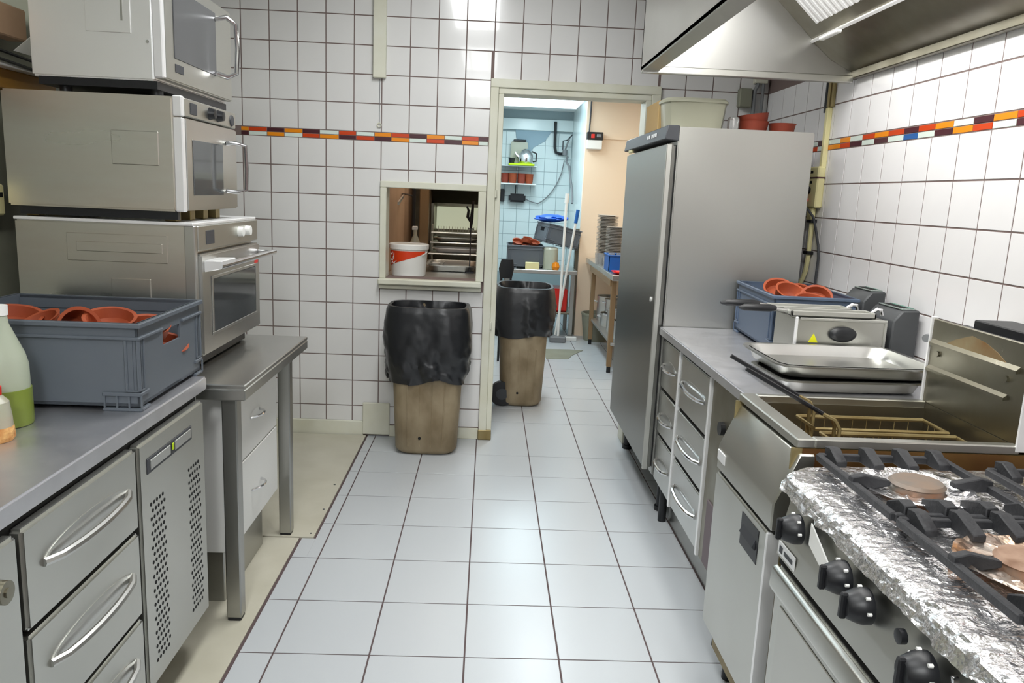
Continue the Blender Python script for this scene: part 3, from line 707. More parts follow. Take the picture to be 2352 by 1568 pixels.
for z in (1.36, 1.215): add('cable_clip', B().box(XR-.03, XR, 3.58, 3.63, z-.008, z+.008, .002), 'black', o)
o = thing('power_plug', 'black plug with a red ring and hanging cable in the socket strip', 'plug', (XR-.05, 3.61, 1.48))
add('plug_body', B().tube([(XR-.035, 3.625, 1.50), (XR-.075, 3.62, 1.49), (XR-.085, 3.615, 1.46)], [.018, .02, .012], 12), 'black', o)
add('red_ring', B().cyl((XR-.06, 3.635, 1.462), (XR-.04, 3.635, 1.447), .017, 14), 'redp', o, label='red round button below the plug')
add('cable', B().tube([(XR-.085, 3.615, 1.46), (XR-.06, 3.57, 1.42), (XR-.035, 3.545, 1.38), (XR-.02, 3.54, 1.33), (XR-.015, 3.5, 1.25), (XR-.015, 3.485, 1.2), (XR-.015, 3.49, 1.1), (XR-.015, 3.49, .9)], .0055, 8), 'marks', o)

# ---------------------------------------------------------------- RIGHT: drawer counter
o = thing('drawer_counter', 'stainless counter with six drawers between the refrigerator and the fryer', 'counter', (1.13, 2.77, 0))
add('worktop', B().box(.765, 1.498, 2.185, 3.36, .845, .88, .004, 2), 'worktop', o)
add('upstand', B().box(1.478, 1.498, 2.185, 3.36, .88, .92, .003), 'steel', o)
add('carcass', B().box(.81, 1.49, 2.24, 3.35, .17, .845), 'steel_v', o)
add('recess_shade', B().box(.800, .812, 2.25, 3.34, .18, .843), 'dark', o)  # dark backing sheet, shade between the right drawers put into its colour
add('plinth', B().box(.86, 1.45, 2.3, 3.3, .0, .17), 'steel_v', o)
def drawer_r(parent, y0, y1, z0, z1):
    x = .786
    d = add('drawer', B().box(x, x+.024, y0, y1, z0, z1, .004, 2), 'steel', parent)
    hz = z1-.10; ya, yb_ = y0+.05, y1-.05
    pr_ = [(ya+(yb_-ya)*(.5-.5*math.cos(k/14*math.pi)), hz+.028*math.sin(k/14*math.pi)) for k in range(15)]
    add('grip_recess', B().prism(pr_, 'x', x-.0006, x+.001), 'steel', d)
    add('handle', B().tube([(x, ya, hz)]+[(x-.024*math.sin(math.pi*k/10)**.4, ya+(yb_-ya)*k/10, hz-.004*math.sin(math.pi*k/10)) for k in range(1, 10)]+[(x, yb_, hz)], .0075, 8), 'chrome', d)
for (y0, y1) in ((3.04, 3.345), (2.60, 3.02)):
    for (z0, z1) in ((.615, .825), (.41, .60), (.19, .395)): drawer_r(o, y0, y1, z0, z1)
for y in (3.03, 2.59): add('post', B().box(.78, .80, y-.008, y+.008, .18, .835, .002), 'edge', o)
add('side_panel', B().box(.79, .812, 2.25, 2.578, .18, .835, .003), 'steel_dark', o)
add('thermostat', B().cyl((.79, 2.43, .70), (.775, 2.43, .70), .022, 16), 'black', o)
add('service_strip', B().box(.785, .792, 2.33, 2.52, .19, .42, .002), 'purple', o)
for y in (2.3, 3.3): add('foot', B().cyl((.83, y, 0), (.83, y, .18), .018, 12), 'black', o)

# crate with terracotta dishes on it
crate('blue-grey crate of terracotta dishes on the right counter by the refrigerator', 'crate_b', (1.225, 3.07, .88), R(-3), .30, .50, .218, 'y')
dish('terracotta dish standing on edge at the left in the right crate', 'terra', (1.175, 3.0, 1.06), .058, .045, (.5, .1))
dish('terracotta dish lying behind the upright one in the right crate', 'terra', (1.18, 3.12, 1.065), .058, .038, (.6, -.15))
dish('terracotta dish leaning at the right in the right crate', 'terra', (1.28, 2.98, 1.055), .058, .038, (.7, -.3))
dish('terracotta dish behind the leaning one in the right crate', 'terra', (1.28, 3.12, 1.05), .058, .036, (.5, .2))
dish('terracotta dish showing through the hand hole of the right crate', 'terra', (1.225, 2.895, 1.045), .06, .036, (.3, 0))
for (x, y) in ((1.17, 3.2), (1.29, 3.22), (1.16, 3.05), (1.29, 2.95), (1.23, 3.1)):
    dish('terracotta dish hidden in the bottom of the right crate', 'terra', (x, y, .903 if y != 3.1 else .96), .055, .036, (.1, .1), 'lower dishes in the right crate')

# countertop fryer: body with knob + two upright heads
o = thing('countertop_fryer', 'small stainless double fryer with a black knob on the right counter', 'fryer', (1.25, 2.72, .88))
add('body', B().box(1.06, 1.375, 2.60, 2.80, .885, 1.052, .006, 2), 'steel_satin', o)
add('edge_strip', B().box(1.056, 1.066, 2.594, 2.606, .885, 1.055, .003), 'edge', o)
add('frame', B().box(1.072, 1.375, 2.595, 2.602, 1.043, 1.053, .002).box(1.366, 1.375, 2.595, 2.602, .885, 1.043, .002), 'steel_light', o)
k_ = Matrix.Rotation(R(90), 4, 'X')
kb = add('knob', B().lathe([(.045, 0), (.048, .008), (.044, .014), (.030, .020), (0, .021)], (1.222, 2.60, 1.0), 28, k_ @ Matrix.Diagonal((1, .56, 1, 1))), 'black', o)
add('warning_label', B().prism([(1.108, .968), (1.14, .968), (1.124, .998)], 'y', 2.597, 2.601), 'yellow', o, label='yellow warning triangle')
for x in (1.09, 1.35):
    for y in (2.63, 2.77): add('foot', B().cyl((x, y, .8805), (x, y, .89), .012, 10), 'black', o)
for (x0, x1, y0, y1, zt) in ((1.40, 1.484, 2.84, 3.0, 1.125), (1.395, 1.486, 2.60, 2.79, 1.09)):
    hd = add('control_head', B().prism([(x0, .882), (x1, .882), (x1, zt), (x0+.03, zt-.002), (x0, zt-.04)], 'y', y0, y1, .005), 'heads', o)
    add('head_top', B().box(x0+.03, x1-.008, y0+.012, y1-.012, zt-.001, zt+.004, .002), 'headtop', hd)
    add('socket_recess', B().box(x0+.038, x0+.065, y0+.03, y1-.03, zt+.0035, zt+.005), 'dark', hd)
    add('green_insert', B().box(x0+.068, x1-.014, y0+.02, y1-.02, zt+.0035, zt+.006, .001), 'teal', hd)
# two flat pans with black handles lying across it
def flat_pan(label, x0, x1, y0, y1, z, hx):
    o = thing('flat_pan', label, 'pan', ((x0+x1)/2, (y0+y1)/2, z))
    b = B().box(x0, x1, y0, y1, z, z+.006, .002)
    b.box(x0, x1, y0, y0+.008, z, z+.02, .002).box(x0, x1, y1-.008, y1, z, z+.02, .002).box(x0, x0+.008, y0, y1, z, z+.02, .002).box(x1-.008, x1, y0, y1, z, z+.02, .002)
    add('tray', b, 'steel_light', o)
    ym = (y0+y1)/2
    add('handle_rod', B().tube([(x0, ym, z+.014), (x0-.05, ym, z+.02)], .006, 8), 'steel', o)
    add('handle', B().tube([(x0-.04, ym, z+.02), (x0-.06, ym, z+.021), (hx+.02, ym, z+.02), (hx, ym, z+.018)], [.008, .013, .012, .004], 10), 'black', o)
    add('hook', B().tube([(x1, ym, z+.015), (x1+.02, ym, z+.03), (x1+.035, ym, z+.028), (x1+.04, ym, z+.01)], .006, 8), 'chrome', o)
flat_pan('nearer flat steel pan with a black handle lying on the small fryer', 1.04, 1.335, 2.60, 2.68, 1.055, .87)
flat_pan('farther flat steel pan with a black handle lying on the small fryer', 1.02, 1.30, 2.71, 2.795, 1.055, .84)

# steel trays in front of it
def tray(label, cx, cy, hx, hy, z, dep, rz=0, m='steel'):
    o = thing('steel_tray', label, 'tray', (cx, cy, z), rz)
    out = [(hx-.045, hy-.045, 0), (hx-.03, hy-.03, .004), (hx-.016, hy-.016, dep), (hx, hy, dep+.002), (hx, hy, dep-.003)]
    ins = [(hx-.019, hy-.019, dep), (hx-.033, hy-.033, .008), (hx-.05, hy-.05, .0045)]
    b = B().loft([rrect(0, 0, a, c_, zz, 48, 9) for (a, c_, zz) in out], cap0=True, cap1=False)
    b.loft([rrect(0, 0, a, c_, zz, 48, 9) for (a, c_, zz) in [(hx-.017, hy-.017, dep+.002)]+ins], cap0=False, cap1=True)
    add('tray_body', b, m, o, local=True, angle=50)
    return o
tray('lower steel tray beside the fryer, under the other tray', 1.10, 2.345, .235, .145, .8805, .04, R(3), 'steel_h')
tray('upper shallow steel tray resting on the lower one beside the fryer', 1.115, 2.39, .255, .19, .923, .04, R(1))

# ---------------------------------------------------------------- floor-standing fryer
o = thing('deep_fryer', 'floor-standing stainless deep fryer with a raised splashback', 'fryer', (1.05, 1.96, 0))
X0, X1, Y0, Y1 = .745, 1.285, 1.745, 2.178
b = B()
b.box(X0, .79, Y0, Y1, .862, .885, .003).box(.79, X1, Y1-.022, Y1, .862, .885, .003).box(.79, X1, Y0, Y0+.028, .862, .885, .003)
add('rim', b, 'steel_satin', o)
add('basin', B().box(.79, .795, Y0+.028, Y1-.022, .66, .865).box(X1-.002, X1+.002, Y0+.028, Y1-.022, .66, .88).box(.79, X1, Y1-.026, Y1-.022, .66, .865).box(.79, X1, Y0+.028, Y0+.032, .66, .865).box(.79, X1, Y0+.03, Y1-.024, .655, .66), 'steel_dark', o)
add('oil', B().box(.796, X1-.003, Y0+.033, Y1-.027, .70, .765), 'oil', o)
add('inner_ledge', B().prism([(.795, .80), (.84, .775), (.795, .765)], 'y', Y0+.033, Y1-.027), 'rust', o)
add('slanted_panel', B().prism([(.70, .655), (.70, .725), (.752, .850), (.79, .850), (.79, .655)], 'y', 1.735, 2.184, .004), 'steel_satin', o)
add('brand_plate', B().box(.6965, .7005, 2.11, 2.175, .685, .715, .001), 'edge', o, label='small pale plate')
add('gap_shade_strip', B().box(.712, .79, 1.74, 2.183, .645, .66), 'dark', o)  # dark strip painted as the shade between slanted panel and door
dd = add('door', B().box(.70, .732, 1.752, 2.184, .165, .645, .005, 2), 'steel_satin', o)
add('door_edge', B().box(.699, .735, 1.746, 1.756, .165, .645, .002), 'edge', dd)
add('door_grip', B().box(.6985, .7015, 1.80, 1.93, .535, .625, .001), 'black', dd)
add('grip_lip', B().prism([(.700, .60), (.690, .575), (.700, .565)], 'y', 1.815, 1.915), 'marks', dd)
add('casing', B().box(.735, 1.46, 1.745, 1.752, .08, .862).box(.735, 1.46, Y1-.006, Y1, .08, .862).box(.735, 1.46, Y0, Y1, .08, .12).box(1.452, 1.46, Y0, Y1, .08, .9), 'brass', o)
for (x, y) in ((.78, 1.79), (.78, 2.13), (1.42, 1.79), (1.42, 2.13)): add('foot', B().cyl((x, y, 0), (x, y, .1), .02, 12), 'black', o)
sb = add('splashback', B().box(X1, X1+.012, Y0, Y1, .88, 1.125, .002), 'steel_dark', o)
add('splash_ledge', B().prism([(X1, 1.068), (X1-.010, 1.058), (X1-.010, 1.050), (X1, 1.052)], 'y', 1.79, Y1-.01), 'steel_dark', sb)
add('splash_ledge', B().prism([(X1, .992), (X1-.010, .984), (X1-.010, .976), (X1, .978)], 'y', 1.82, Y1-.01), 'steel_dark', sb)
add('end_flange', B().box(X1-.006, X1+.012, Y1-.004, Y1+.004, .88, 1.13, .001), 'edge', sb)
add('end_flange', B().box(X1-.012, X1+.012, Y0-.002, Y0+.004, .87, 1.128, .001), 'edge', sb)
add('grease_stain', B().prism([(1.84, 1.066), (2.10, 1.066), (2.06, 1.085), (1.99, 1.108), (1.93, 1.10), (1.88, 1.085)], 'x', X1-.0006, X1), 'stain', sb)
for y in (1.83, 2.13): add('screw', B().cyl((X1, y, 1.03), (X1-.006, y, 1.03), .008, 10), 'steel_dark', sb)
add('pivot', B().cyl((X1-.01, Y1+.006, 1.065), (X1+.005, Y1+.02, 1.065), .012, 12), 'grey', sb)
add('rear_flue', B().box(X1+.012, 1.46, Y0+.02, Y1, .88, 1.09, .003), 'brass', o)
add('flue_top', B().box(1.36, 1.47, Y0, 2.11, 1.09, 1.135, .003).box(1.31, 1.37, Y0+.01, Y1-.02, 1.089, 1.112), 'black', o)
add('front_rust_band', B().box(.76, X1+.1, Y0-.002, Y0+.002, .80, .862), 'rust', o)
def basket(label, yc, hw, hx0, hz):
    o = thing('fryer_basket', label, 'basket', (1.05, yc, .78))
    x0, x1, y0, y1, zt, zb = .885, 1.245, yc-hw, yc+hw, .845, .768
    fr = B()
    for z in (zt, zb+.0): fr.tube([(x0, y0, z), (x1, y0, z), (x1, y1, z), (x0, y1, z)], .006 if z == zt else .003, 6, True)
    add('frame', fr, 'brass', o)
    b = B()
    for k in range(1, 9):
        x = x0+(x1-x0)*k/9; b.tube([(x, y0, zt), (x, y0, zb), (x, y1, zb), (x, y1, zt)], .0014, 4)
    for k in range(1, 4):
        y = y0+(y1-y0)*k/4; b.tube([(x0, y, zt), (x0, y, zb), (x1, y, zb), (x1, y, zt)], .0014, 4)
    add('wire_mesh', b, 'brass', o)
    add('handle_bracket', B().tube([(x0+.012, yc-.014, .77), (x0+.012, yc-.014, hz-.02), (x0, yc-.01, hz), (x0-.03, yc-.007, hz+.014)], .005, 6).tube([(x0+.012, yc+.014, .77), (x0+.012, yc+.014, hz-.02), (x0, yc+.01, hz), (x0-.03, yc+.007, hz+.014)], .005, 6), 'brass', o)
    add('handle', B().tube([(x0-.025, yc, hz+.012), (x0-.1, yc+.006, hz+.052), (hx0, yc+.012, 1.02)], [.0055, .006, .0055], 8), 'black', o)
basket('rear frying basket with a long black handle in the deep fryer', 2.03, .062, .665, .905)
basket('front frying basket with a long black handle in the deep fryer', 1.872, .062, .655, .90)

# ---------------------------------------------------------------- gas range
o = thing('gas_range', 'stainless gas range with black knobs in the right foreground', 'range', (1.05, 1.15, 0))
add('body', B().box(.705, 1.46, .60, 1.59, .10, .84, .004), 'steel_v', o)
add('control_panel', B().prism([(.66, .668), (.664, .72), (.688, .842), (.72, .842), (.72, .668)], 'y', .60, 1.59, .003), 'steel_satin', o)
dd = add('oven_door', B().box(.660, .70, .64, 1.575, .15, .652, .006, 2), 'steel_satin', o)
add('door_lip', B().prism([(.662, .652), (.648, .647), (.645, .605), (.652, .592), (.662, .592)], 'y', .64, 1.575, .003), 'steel_satin', dd)
add('door_panel', B().box(.657, .661, .72, 1.535, .2, .575, .002), 'steel_light', dd)
add('door_gap_shade', B().box(.668, .71, .61, 1.585, .65, .67), 'dark', o)  # dark strip painted as the shade above the oven door
for (x, y) in ((.75, .7), (.75, 1.54), (1.4, .7), (1.4, 1.54)): add('foot', B().cyl((x, y, 0), (x, y, .1), .02, 12), 'black', o)
add('name_plate', B().box(.6575, .6605, 1.485, 1.575, .678, .708, .001), 'edge', o)
add('plate_marks', B().box(.6565, .658, 1.55, 1.566, .685, .70).box(.6565, .658, 1.495, 1.54, .688, .697), 'marks', o)
add('sticker', B().prism([(1.335, .765), (1.43, .81), (1.43, .765), (1.345, .738)], 'x', .6575, .6605), 'whitep', o)
RY = Matrix.Rotation(R(-90), 4, 'Y')
def knob(y, z, r=.031):
    kn = add('knob', B().lathe([(r, 0), (r, .012), (r*.93, .02), (r*.72, .036), (r*.6, .04), (0, .041)], (.66, y, z), 20, RY), 'black', o)
    add('pointer', B().box(.612, .625, y-.006, y+.006, z-r*.75, z+r*.75, .003), 'black', kn)
    b = B()
    for a in (.4, 1.2, 2.3, 3.1): b.cyl((.652, y+math.cos(a)*r*1.02, z+math.sin(a)*r*1.02), (.645, y+math.cos(a)*r*1.02, z+math.sin(a)*r*1.02), .003, 6)
    add('marks', b, 'whitep', kn, kind='stuff')
for y, z in ((1.486, .772), (1.275, .775), (1.190, .768), (1.005, .768), (.80, .77)): knob(y, z)
add('pilot_button', B().lathe([(.012, 0), (.012, .01), (0, .012)], (.66, 1.075, .782), 14, RY), 'black', o)
add('pilot_button', B().lathe([(.005, 0), (.005, .008), (0, .009)], (.66, .94, .80), 10, RY), 'chrome', o)
# hob surface under the foil
add('hob', B().box(.71, 1.46, .60, 1.588, .84, .85, .003), 'steel', o)
# burners
for i, (bx, by) in enumerate(((.885, 1.475), (.885, 1.135), (.885, .80), (1.245, 1.45), (1.245, 1.135), (1.245, .80))):
    bn = add('burner', B().lathe([(0, .852), (.07, .852), (.066, .862), (.052, .868), (.05, .88), (0, .882)], (bx, by, 0), 28), 'burner', o)
    add('burner_cap', B().lathe([(0, .8795), (.05, .8795), (.054, .883), (.048, .889), (0, .891)], (bx, by, 0), 28), 'burnt' if i == 1 else 'cap_grey', bn)

# foil: crumpled sheet over the hob front, left end and top
def foil():
    b = B(); bm = b.bm
    prof = []          # (x, z, crumple amplitude)
    for k in range(26): prof.append((1.42-.64*k/25, .8535, .45))
    for k in range(1, 9): prof.append((.78-.083*k/8, .8545-.0006*k, .5))
    for k in range(1, 7):
        a = k/6*math.pi/2; prof.append((.697-.030*math.sin(a), .8497-.0195*(1-math.cos(a)), .8))
    for k in range(1, 10): prof.append((.667-.0008*k, .8300-.0016*k, 1.0))
    n_top, n_hang = 34, 9
    nv = 210; rows = []
    for j in range(nv+1):
        y = .60+1.072*j/nv; row = []
        t = max(0, (y-1.585)/.087)       # rounding at the far end
        for i, (x, z, am) in enumerate(prof):
            n1 = noise.noise(Vector((x*14, y*14, z*14))); n2 = noise.noise(Vector((x*38+9, y*38, z*38))); n3 = noise.noise(Vector((x*90, y*90+5, z*90)))
            r1 = 1-2*abs(noise.noise(Vector((x*26, y*26+7, z*26))))
            d = am*(.006*n1+.0052*n2+.0034*n3+.004*r1)
            fx = max(0, min(1, (.80-x)/.10))
            x_ = x+.085*t*t*fx; z_ = z-.010*t*t; y_ = y+.25*d
            k = i-(len(prof)-n_hang)
            if k >= 0:
                q_ = (k+1)/n_hang
                z_ -= q_*(.010*noise.noise(Vector((y*7, 3, 1)))+.010*noise.noise(Vector((y*24, 1, 1))))-q_*.022*t
                x_ += -abs(d)*.9
            elif i < n_top: z_ += abs(d)*.9
            else: x_ += -abs(d)*.8; z_ += d*.6
            row.append(bm.verts.new((x_, y_, z_)))
        rows.append(row)
    for A_, B_ in zip(rows, rows[1:]):
        for k in range(len(A_)-1): bm.faces.new((A_[k], A_[k+1], B_[k+1], B_[k]))
    bmesh.ops.triangulate(bm, faces=bm.faces[:])
    return b
single('foil_sheet', foil(), 'foil', 'crumpled aluminium foil wrapped over the gas range top', 'foil', (1.05, 1.15, .86), flat=True)
for i, (bx, by, m_) in enumerate(((.885, 1.475, 'foil'), (.885, 1.135, 'burnfoil'))):
    b = B(); bm = b.bm; rings = []
    for r_ in (.056, .075, .092, .105, .112):
        ring = []
        for k in range(40):
            a = k*math.pi/20; d = .006*noise.noise(Vector((math.cos(a)*6*r_*20, math.sin(a)*6*r_*20, i)))
            ring.append((bx+(r_+d)*math.cos(a), by+(r_+d)*math.sin(a), .8725+ (.004 if r_ > .1 else -.002)+d*1.5))
        rings.append(ring)
    b.loft(rings, cap0=False, cap1=False)
    single('foil_dish', b, m_, ('clean foil drip dish around the far front burner', 'scorched foil drip dish around the near front burner')[i], 'foil', (bx, by, .87), flat=True)
# cast-iron pan supports
def grate_mesh(x0, x1, y0, y1, zb=.868, zt=.9):
    fr = B(); t = .007
    fr.box(x0-t, x0+t, y0, y1, zb, zb+.016, .002).box(x1-t, x1+t, y0, y1, zb, zb+.016, .002).box(x0, x1, y0-t, y0+t, zb, zb+.016, .002).box(x0, x1, y1-t, y1+t, zb, zb+.016, .002)
    return fr
def grate(label, x0, x1, y0, y1):
    o = thing('pan_support', label, 'pan support', ((x0+x1)/2, (y0+y1)/2, .872))
    add('frame', grate_mesh(x0, x1, y0, y1), 'iron', o)
    n = 4; w_ = (x1-x0)
    for k in range(n):
        x = x0+w_*(k+.35)/(n-.3)
        for (ya, s_) in ((y0, 1), (y1, -1)):
            L = .058 if k in (0, 3) else .072
            pts = [(ya-.006*s_, .868), (ya-.006*s_, .900), (ya+.018*s_, .904), (ya+L*s_, .885), (ya+L*s_, .872), (ya+.03*s_, .868)]
            add('finger', B().prism(pts, 'x', x-.012, x+.012, .002), 'iron', o)
    yc = (y0+y1)/2
    for (xa, s_) in ((x0, 1), (x1, -1)):
        pts = [(xa-.006*s_, .868), (xa-.006*s_, .892), (xa+.02*s_, .898), (xa+.075*s_, .886), (xa+.075*s_, .876), (xa+.03*s_, .868)]
        add('finger', B().prism(pts, 'y', yc-.009, yc+.009, .002), 'iron', o)
    return o
grate('cast-iron pan support over the far front burner', .755, 1.035, 1.315, 1.645)
grate('cast-iron pan support over the near front burner', .755, 1.035, .965, 1.295)
grate('cast-iron pan support over the rear far burner, beside the splashback', 1.10, 1.39, 1.315, 1.58)
grate('cast-iron pan support over the rear near burner at the right edge', 1.10, 1.39, .965, 1.295)

# ---------------------------------------------------------------- hood
o = thing('extractor_hood', 'stainless extractor hood over the cooking line', 'extractor hood', (1.06, 2.2, 1.95))
HX, HY1, HY0, HZ = .60, 3.345, .7, 1.945
b = B()
b.box(HX, HX+.012, HY0, HY1, HZ, 2.52)                       # front skin
b.box(HX, XR-.006, HY0-.012, HY0, HZ, 2.52)                  # near end
b.box(HX, XR-.006, HY0, HY1, 2.50, 2.52)
add('canopy', b, 'steel_satin', o)
add('end_panel', B().box(HX, XR-.006, HY1-.012, HY1, HZ+.002, 2.52), 'steel', o)
b = B()
b.box(HX, HX+.07, HY0, HY1, HZ-.004, HZ+.016, .003).box(HX, XR-.03, HY1-.035, HY1, HZ-.012, HZ+.016, .003).box(HX, XR-.03, HY0-.012, HY0+.03, HZ-.004, HZ+.016, .003)
add('rim', b, 'steel_satin', o)
add('wall_rail', B().box(XR-.035, XR-.007, HY0, HY1, HZ+.005, HZ+.045, .003), 'steel_dark', o)
add('grease_channel', B().prism([(1.30, 2.085), (1.38, 2.02), (1.475, 1.975), (1.495, 1.975), (1.495, 2.15), (1.30, 2.15)], 'y', HY0, HY1-.013), 'steel_dark', o)
# filter bank slopes from upper left to lower right
ax, az, bx_, bz = .96, 2.40, 1.30, 2.09
add('filter_bank', B().prism([(ax, az), (bx_, bz), (bx_+.02, bz+.03), (ax+.02, az+.03)], 'y', HY0, HY1-.013), 'steel_dark', o)
dxs, dzs = bx_-ax, bz-az; L = math.hypot(dxs, dzs); nx, nz = dzs/L, -dxs/L   # normal pointing down-left
if nz > 0: nx, nz = -nx, -nz
for k in range(44):
    yy = HY1-.17-.042*k-(.05 if k > 10 else 0)-(.05 if k > 21 else 0)-(.05 if k > 32 else 0)
    a, e_ = .08, .86
    p = [(ax+dxs*a, az+dzs*a), (ax+dxs*e_, az+dzs*e_), (ax+dxs*e_+nx*.012, az+dzs*e_+nz*.012), (ax+dxs*a+nx*.012, az+dzs*a+nz*.012)]
    add('baffle', B().prism(p, 'y', yy-.010, yy+.010, .001), 'edge', o)
add('filter_frame', B().prism([(bx_-.008, bz+.0073), (bx_, bz), (bx_+nx*.012, bz+nz*.012), (bx_-.008+nx*.012, bz+.0073+nz*.012)], 'y', HY0, HY1-.015), 'edge', o)
add('filter_clip', B().box(1.262, 1.285, 3.03, 3.19, 2.066, 2.078, .003), 'whitep', o)
lm = add('lamp_tube', B().cyl((.80, 1.0, 2.34), (.80, 2.9, 2.34), .014, 12), 'lamp', o)

# ---------------------------------------------------------------- BACK ROOM
# steel table with shelf full of pots
o = thing('steel_table', 'long steel table beyond the doorway with an undershelf of pots', 'table', (1.35, 7.0, 0))
add('table_top', B().box(1.0, 1.7, 6.2, 7.95, .775, .82, .004), 'steel', o)
add('undershelf', B().box(1.03, 1.68, 6.25, 7.57, .235, .26, .003), 'steel', o)
add('brace', B().box(1.0, 1.02, 6.3, 7.6, .72, .775, .002), 'woodleg', o)
for (x, y) in ((1.035, 6.31), (1.035, 7.55), (1.66, 6.31), (1.66, 7.55)):
    l = add('leg', B().box(x-.02, x+.02, y-.02, y+.02, .05, .775, .003), 'woodleg', o)
    add('foot', B().cyl((x, y, 0), (x, y, .055), .018, 10), 'black', l)
def pot(label, x, y, z, r, h, m='steel', lid=False):
    o = thing('cooking_pot', label, 'pot', (x, y, z))
    add('body', B().lathe([(0, 0), (r*.96, 0), (r, .01), (r, h), (r+.006, h), (r-.004, h-.004), (r-.006, .012), (0, .008)], (x, y, z), 24), m, o)
    add('handle', B().tube([(x-r, y-.03, z+h*.75), (x-r-.03, y-.02, z+h*.78), (x-r-.03, y+.02, z+h*.78), (x-r, y+.03, z+h*.75)], .005, 6), 'chrome', o)
    if lid: add('lid', B().lathe([(r+.005, h), (r+.004, h+.006), (r*.4, h+.03), (.012, h+.034), (.015, h+.05), (0, h+.052)], (x, y, z), 24), m, o)
pot('steel pot at the near end of the undershelf', 1.2, 6.45, .26, .12, .16)
pot('steel pot with lid, second on the undershelf', 1.17, 6.8, .26, .10, .20, lid=True)
pot('wide steel pot, third on the undershelf', 1.19, 7.13, .26, .13, .12)
pot('tall steel pot at the far end of the undershelf', 1.18, 7.45, .26, .11, .24)
pot('small steel pot nested above the wide pot on the undershelf', 1.19, 7.13, .382, .09, .13)
pot('dark pot stacked on the near undershelf pot', 1.2, 6.45, .422, .10, .12, 'steel_dark')
# plates: two stacks
def plates(n, x, y, r, z0, first, where):
    base = None
    for k in range(n):
        z = z0+.0135*k
        if base is None:
            b = B().lathe([(0, 0), (r*.6, 0), (r*.65, .003), (r, .0125), (r+.001, .015), (r-.004, .015), (r*.62, .006), (0, .005)], (0, 0, 0), 24)
            base = add('plate', b, 'plate'); p = base
        else: p = base.copy(); COL.objects.link(p)
        p.location = (x, y, z)
        tag(p, 'grey china plate in the %s stack on the far table' % where, 'plate', '%s stack of plates' % where)
plates(33, 1.115, 7.4, .10, .8205, True, 'taller')
plates(26, 1.14, 7.05, .085, .8205, True, 'shorter')
base = None
GP = [(1.05, 6.75), (1.12, 6.80), (1.05, 6.90), (1.02, 7.22), (1.04, 7.12), (1.22, 6.85)]
for k, (x, y) in enumerate(GP):
    b = B().lathe([(0, 0), (.022, 0), (.03, .1), (.028, .1), (.02, .004), (0, .004)], (0, 0, 0), 16) if base is None else None
    if base is None: base = add('drinking_glass', b, 'glassw'); g = base
    else: g = base.copy(); COL.objects.link(g)
    g.location = (x, y, .8205)
    tag(g, 'clear drinking glass in front of the plate stacks on the far table', 'glass', 'glasses on the far table')
o = thing('blue_crate', 'bright blue plastic crate on the far steel table', 'crate', (1.1, 6.6, .82))
b = B().box(1.01, 1.33, 6.50, 6.76, .822, .83).box(1.01, 1.016, 6.5, 6.76, .83, .955).box(1.324, 1.33, 6.5, 6.76, .83, .955).box(1.01, 1.33, 6.5, 6.506, .83, .955).box(1.01, 1.33, 6.754, 6.76, .83, .955)
add('body', b, 'bluep', o)
add('rim', B().box(1.004, 1.336, 6.494, 6.51, .948, .96, .002).box(1.004, 1.02, 6.5, 6.76, .948, .96, .002).box(1.32, 1.336, 6.5, 6.76, .948, .96, .002).box(1.004, 1.336, 6.75, 6.766, .948, .96, .002), 'bluep', o)
for k, x in enumerate((1.05, 1.12, 1.19, 1.26)):
    o2 = add('drinking_glass', B().lathe([(0, 0), (.022, 0), (.028, .14), (.026, .14), (.02, .004), (0, .004)], (0, 0, 0), 16), 'glassw') if k == 0 else g2.copy()
    if k: COL.objects.link(o2)
    g2 = o2; o2.location = (x, 6.63, .8305); tag(o2, 'glass standing in the bright blue crate', 'glass', 'glasses in the blue crate')
o = tray('red tray at the near end of the far steel table', 1.16, 6.34, .14, .10, .8205, .018, 0, 'redp')
# dispenser / fuse box on the peach wall
o = thing('wall_dispenser', 'white box with a black top and red lamp on the peach wall', 'dispenser', (1.01, 7.985, 1.97))
add('housing', B().box(.935, 1.09, 7.93, 7.984, 1.895, 1.985, .006), 'whitep', o)
add('black_top', B().box(.935, 1.095, 7.925, 7.984, 1.985, 2.06, .005), 'black', o)
add('red_lamp', B().box(.975, 1.01, 7.918, 7.926, 2.0, 2.04, .003), 'redp', o)
add('grey_key', B().box(1.03, 1.075, 7.918, 7.926, 2.01, 2.04, .003), 'grey', o)
single('cable', B().tube([(.965, 7.98, 2.39), (.963, 7.98, 2.2), (.96, 7.98, 2.06)], .008, 8), 'marks', 'dark cable running up from the box on the peach wall', 'cable', (.963, 7.98, 2.2))
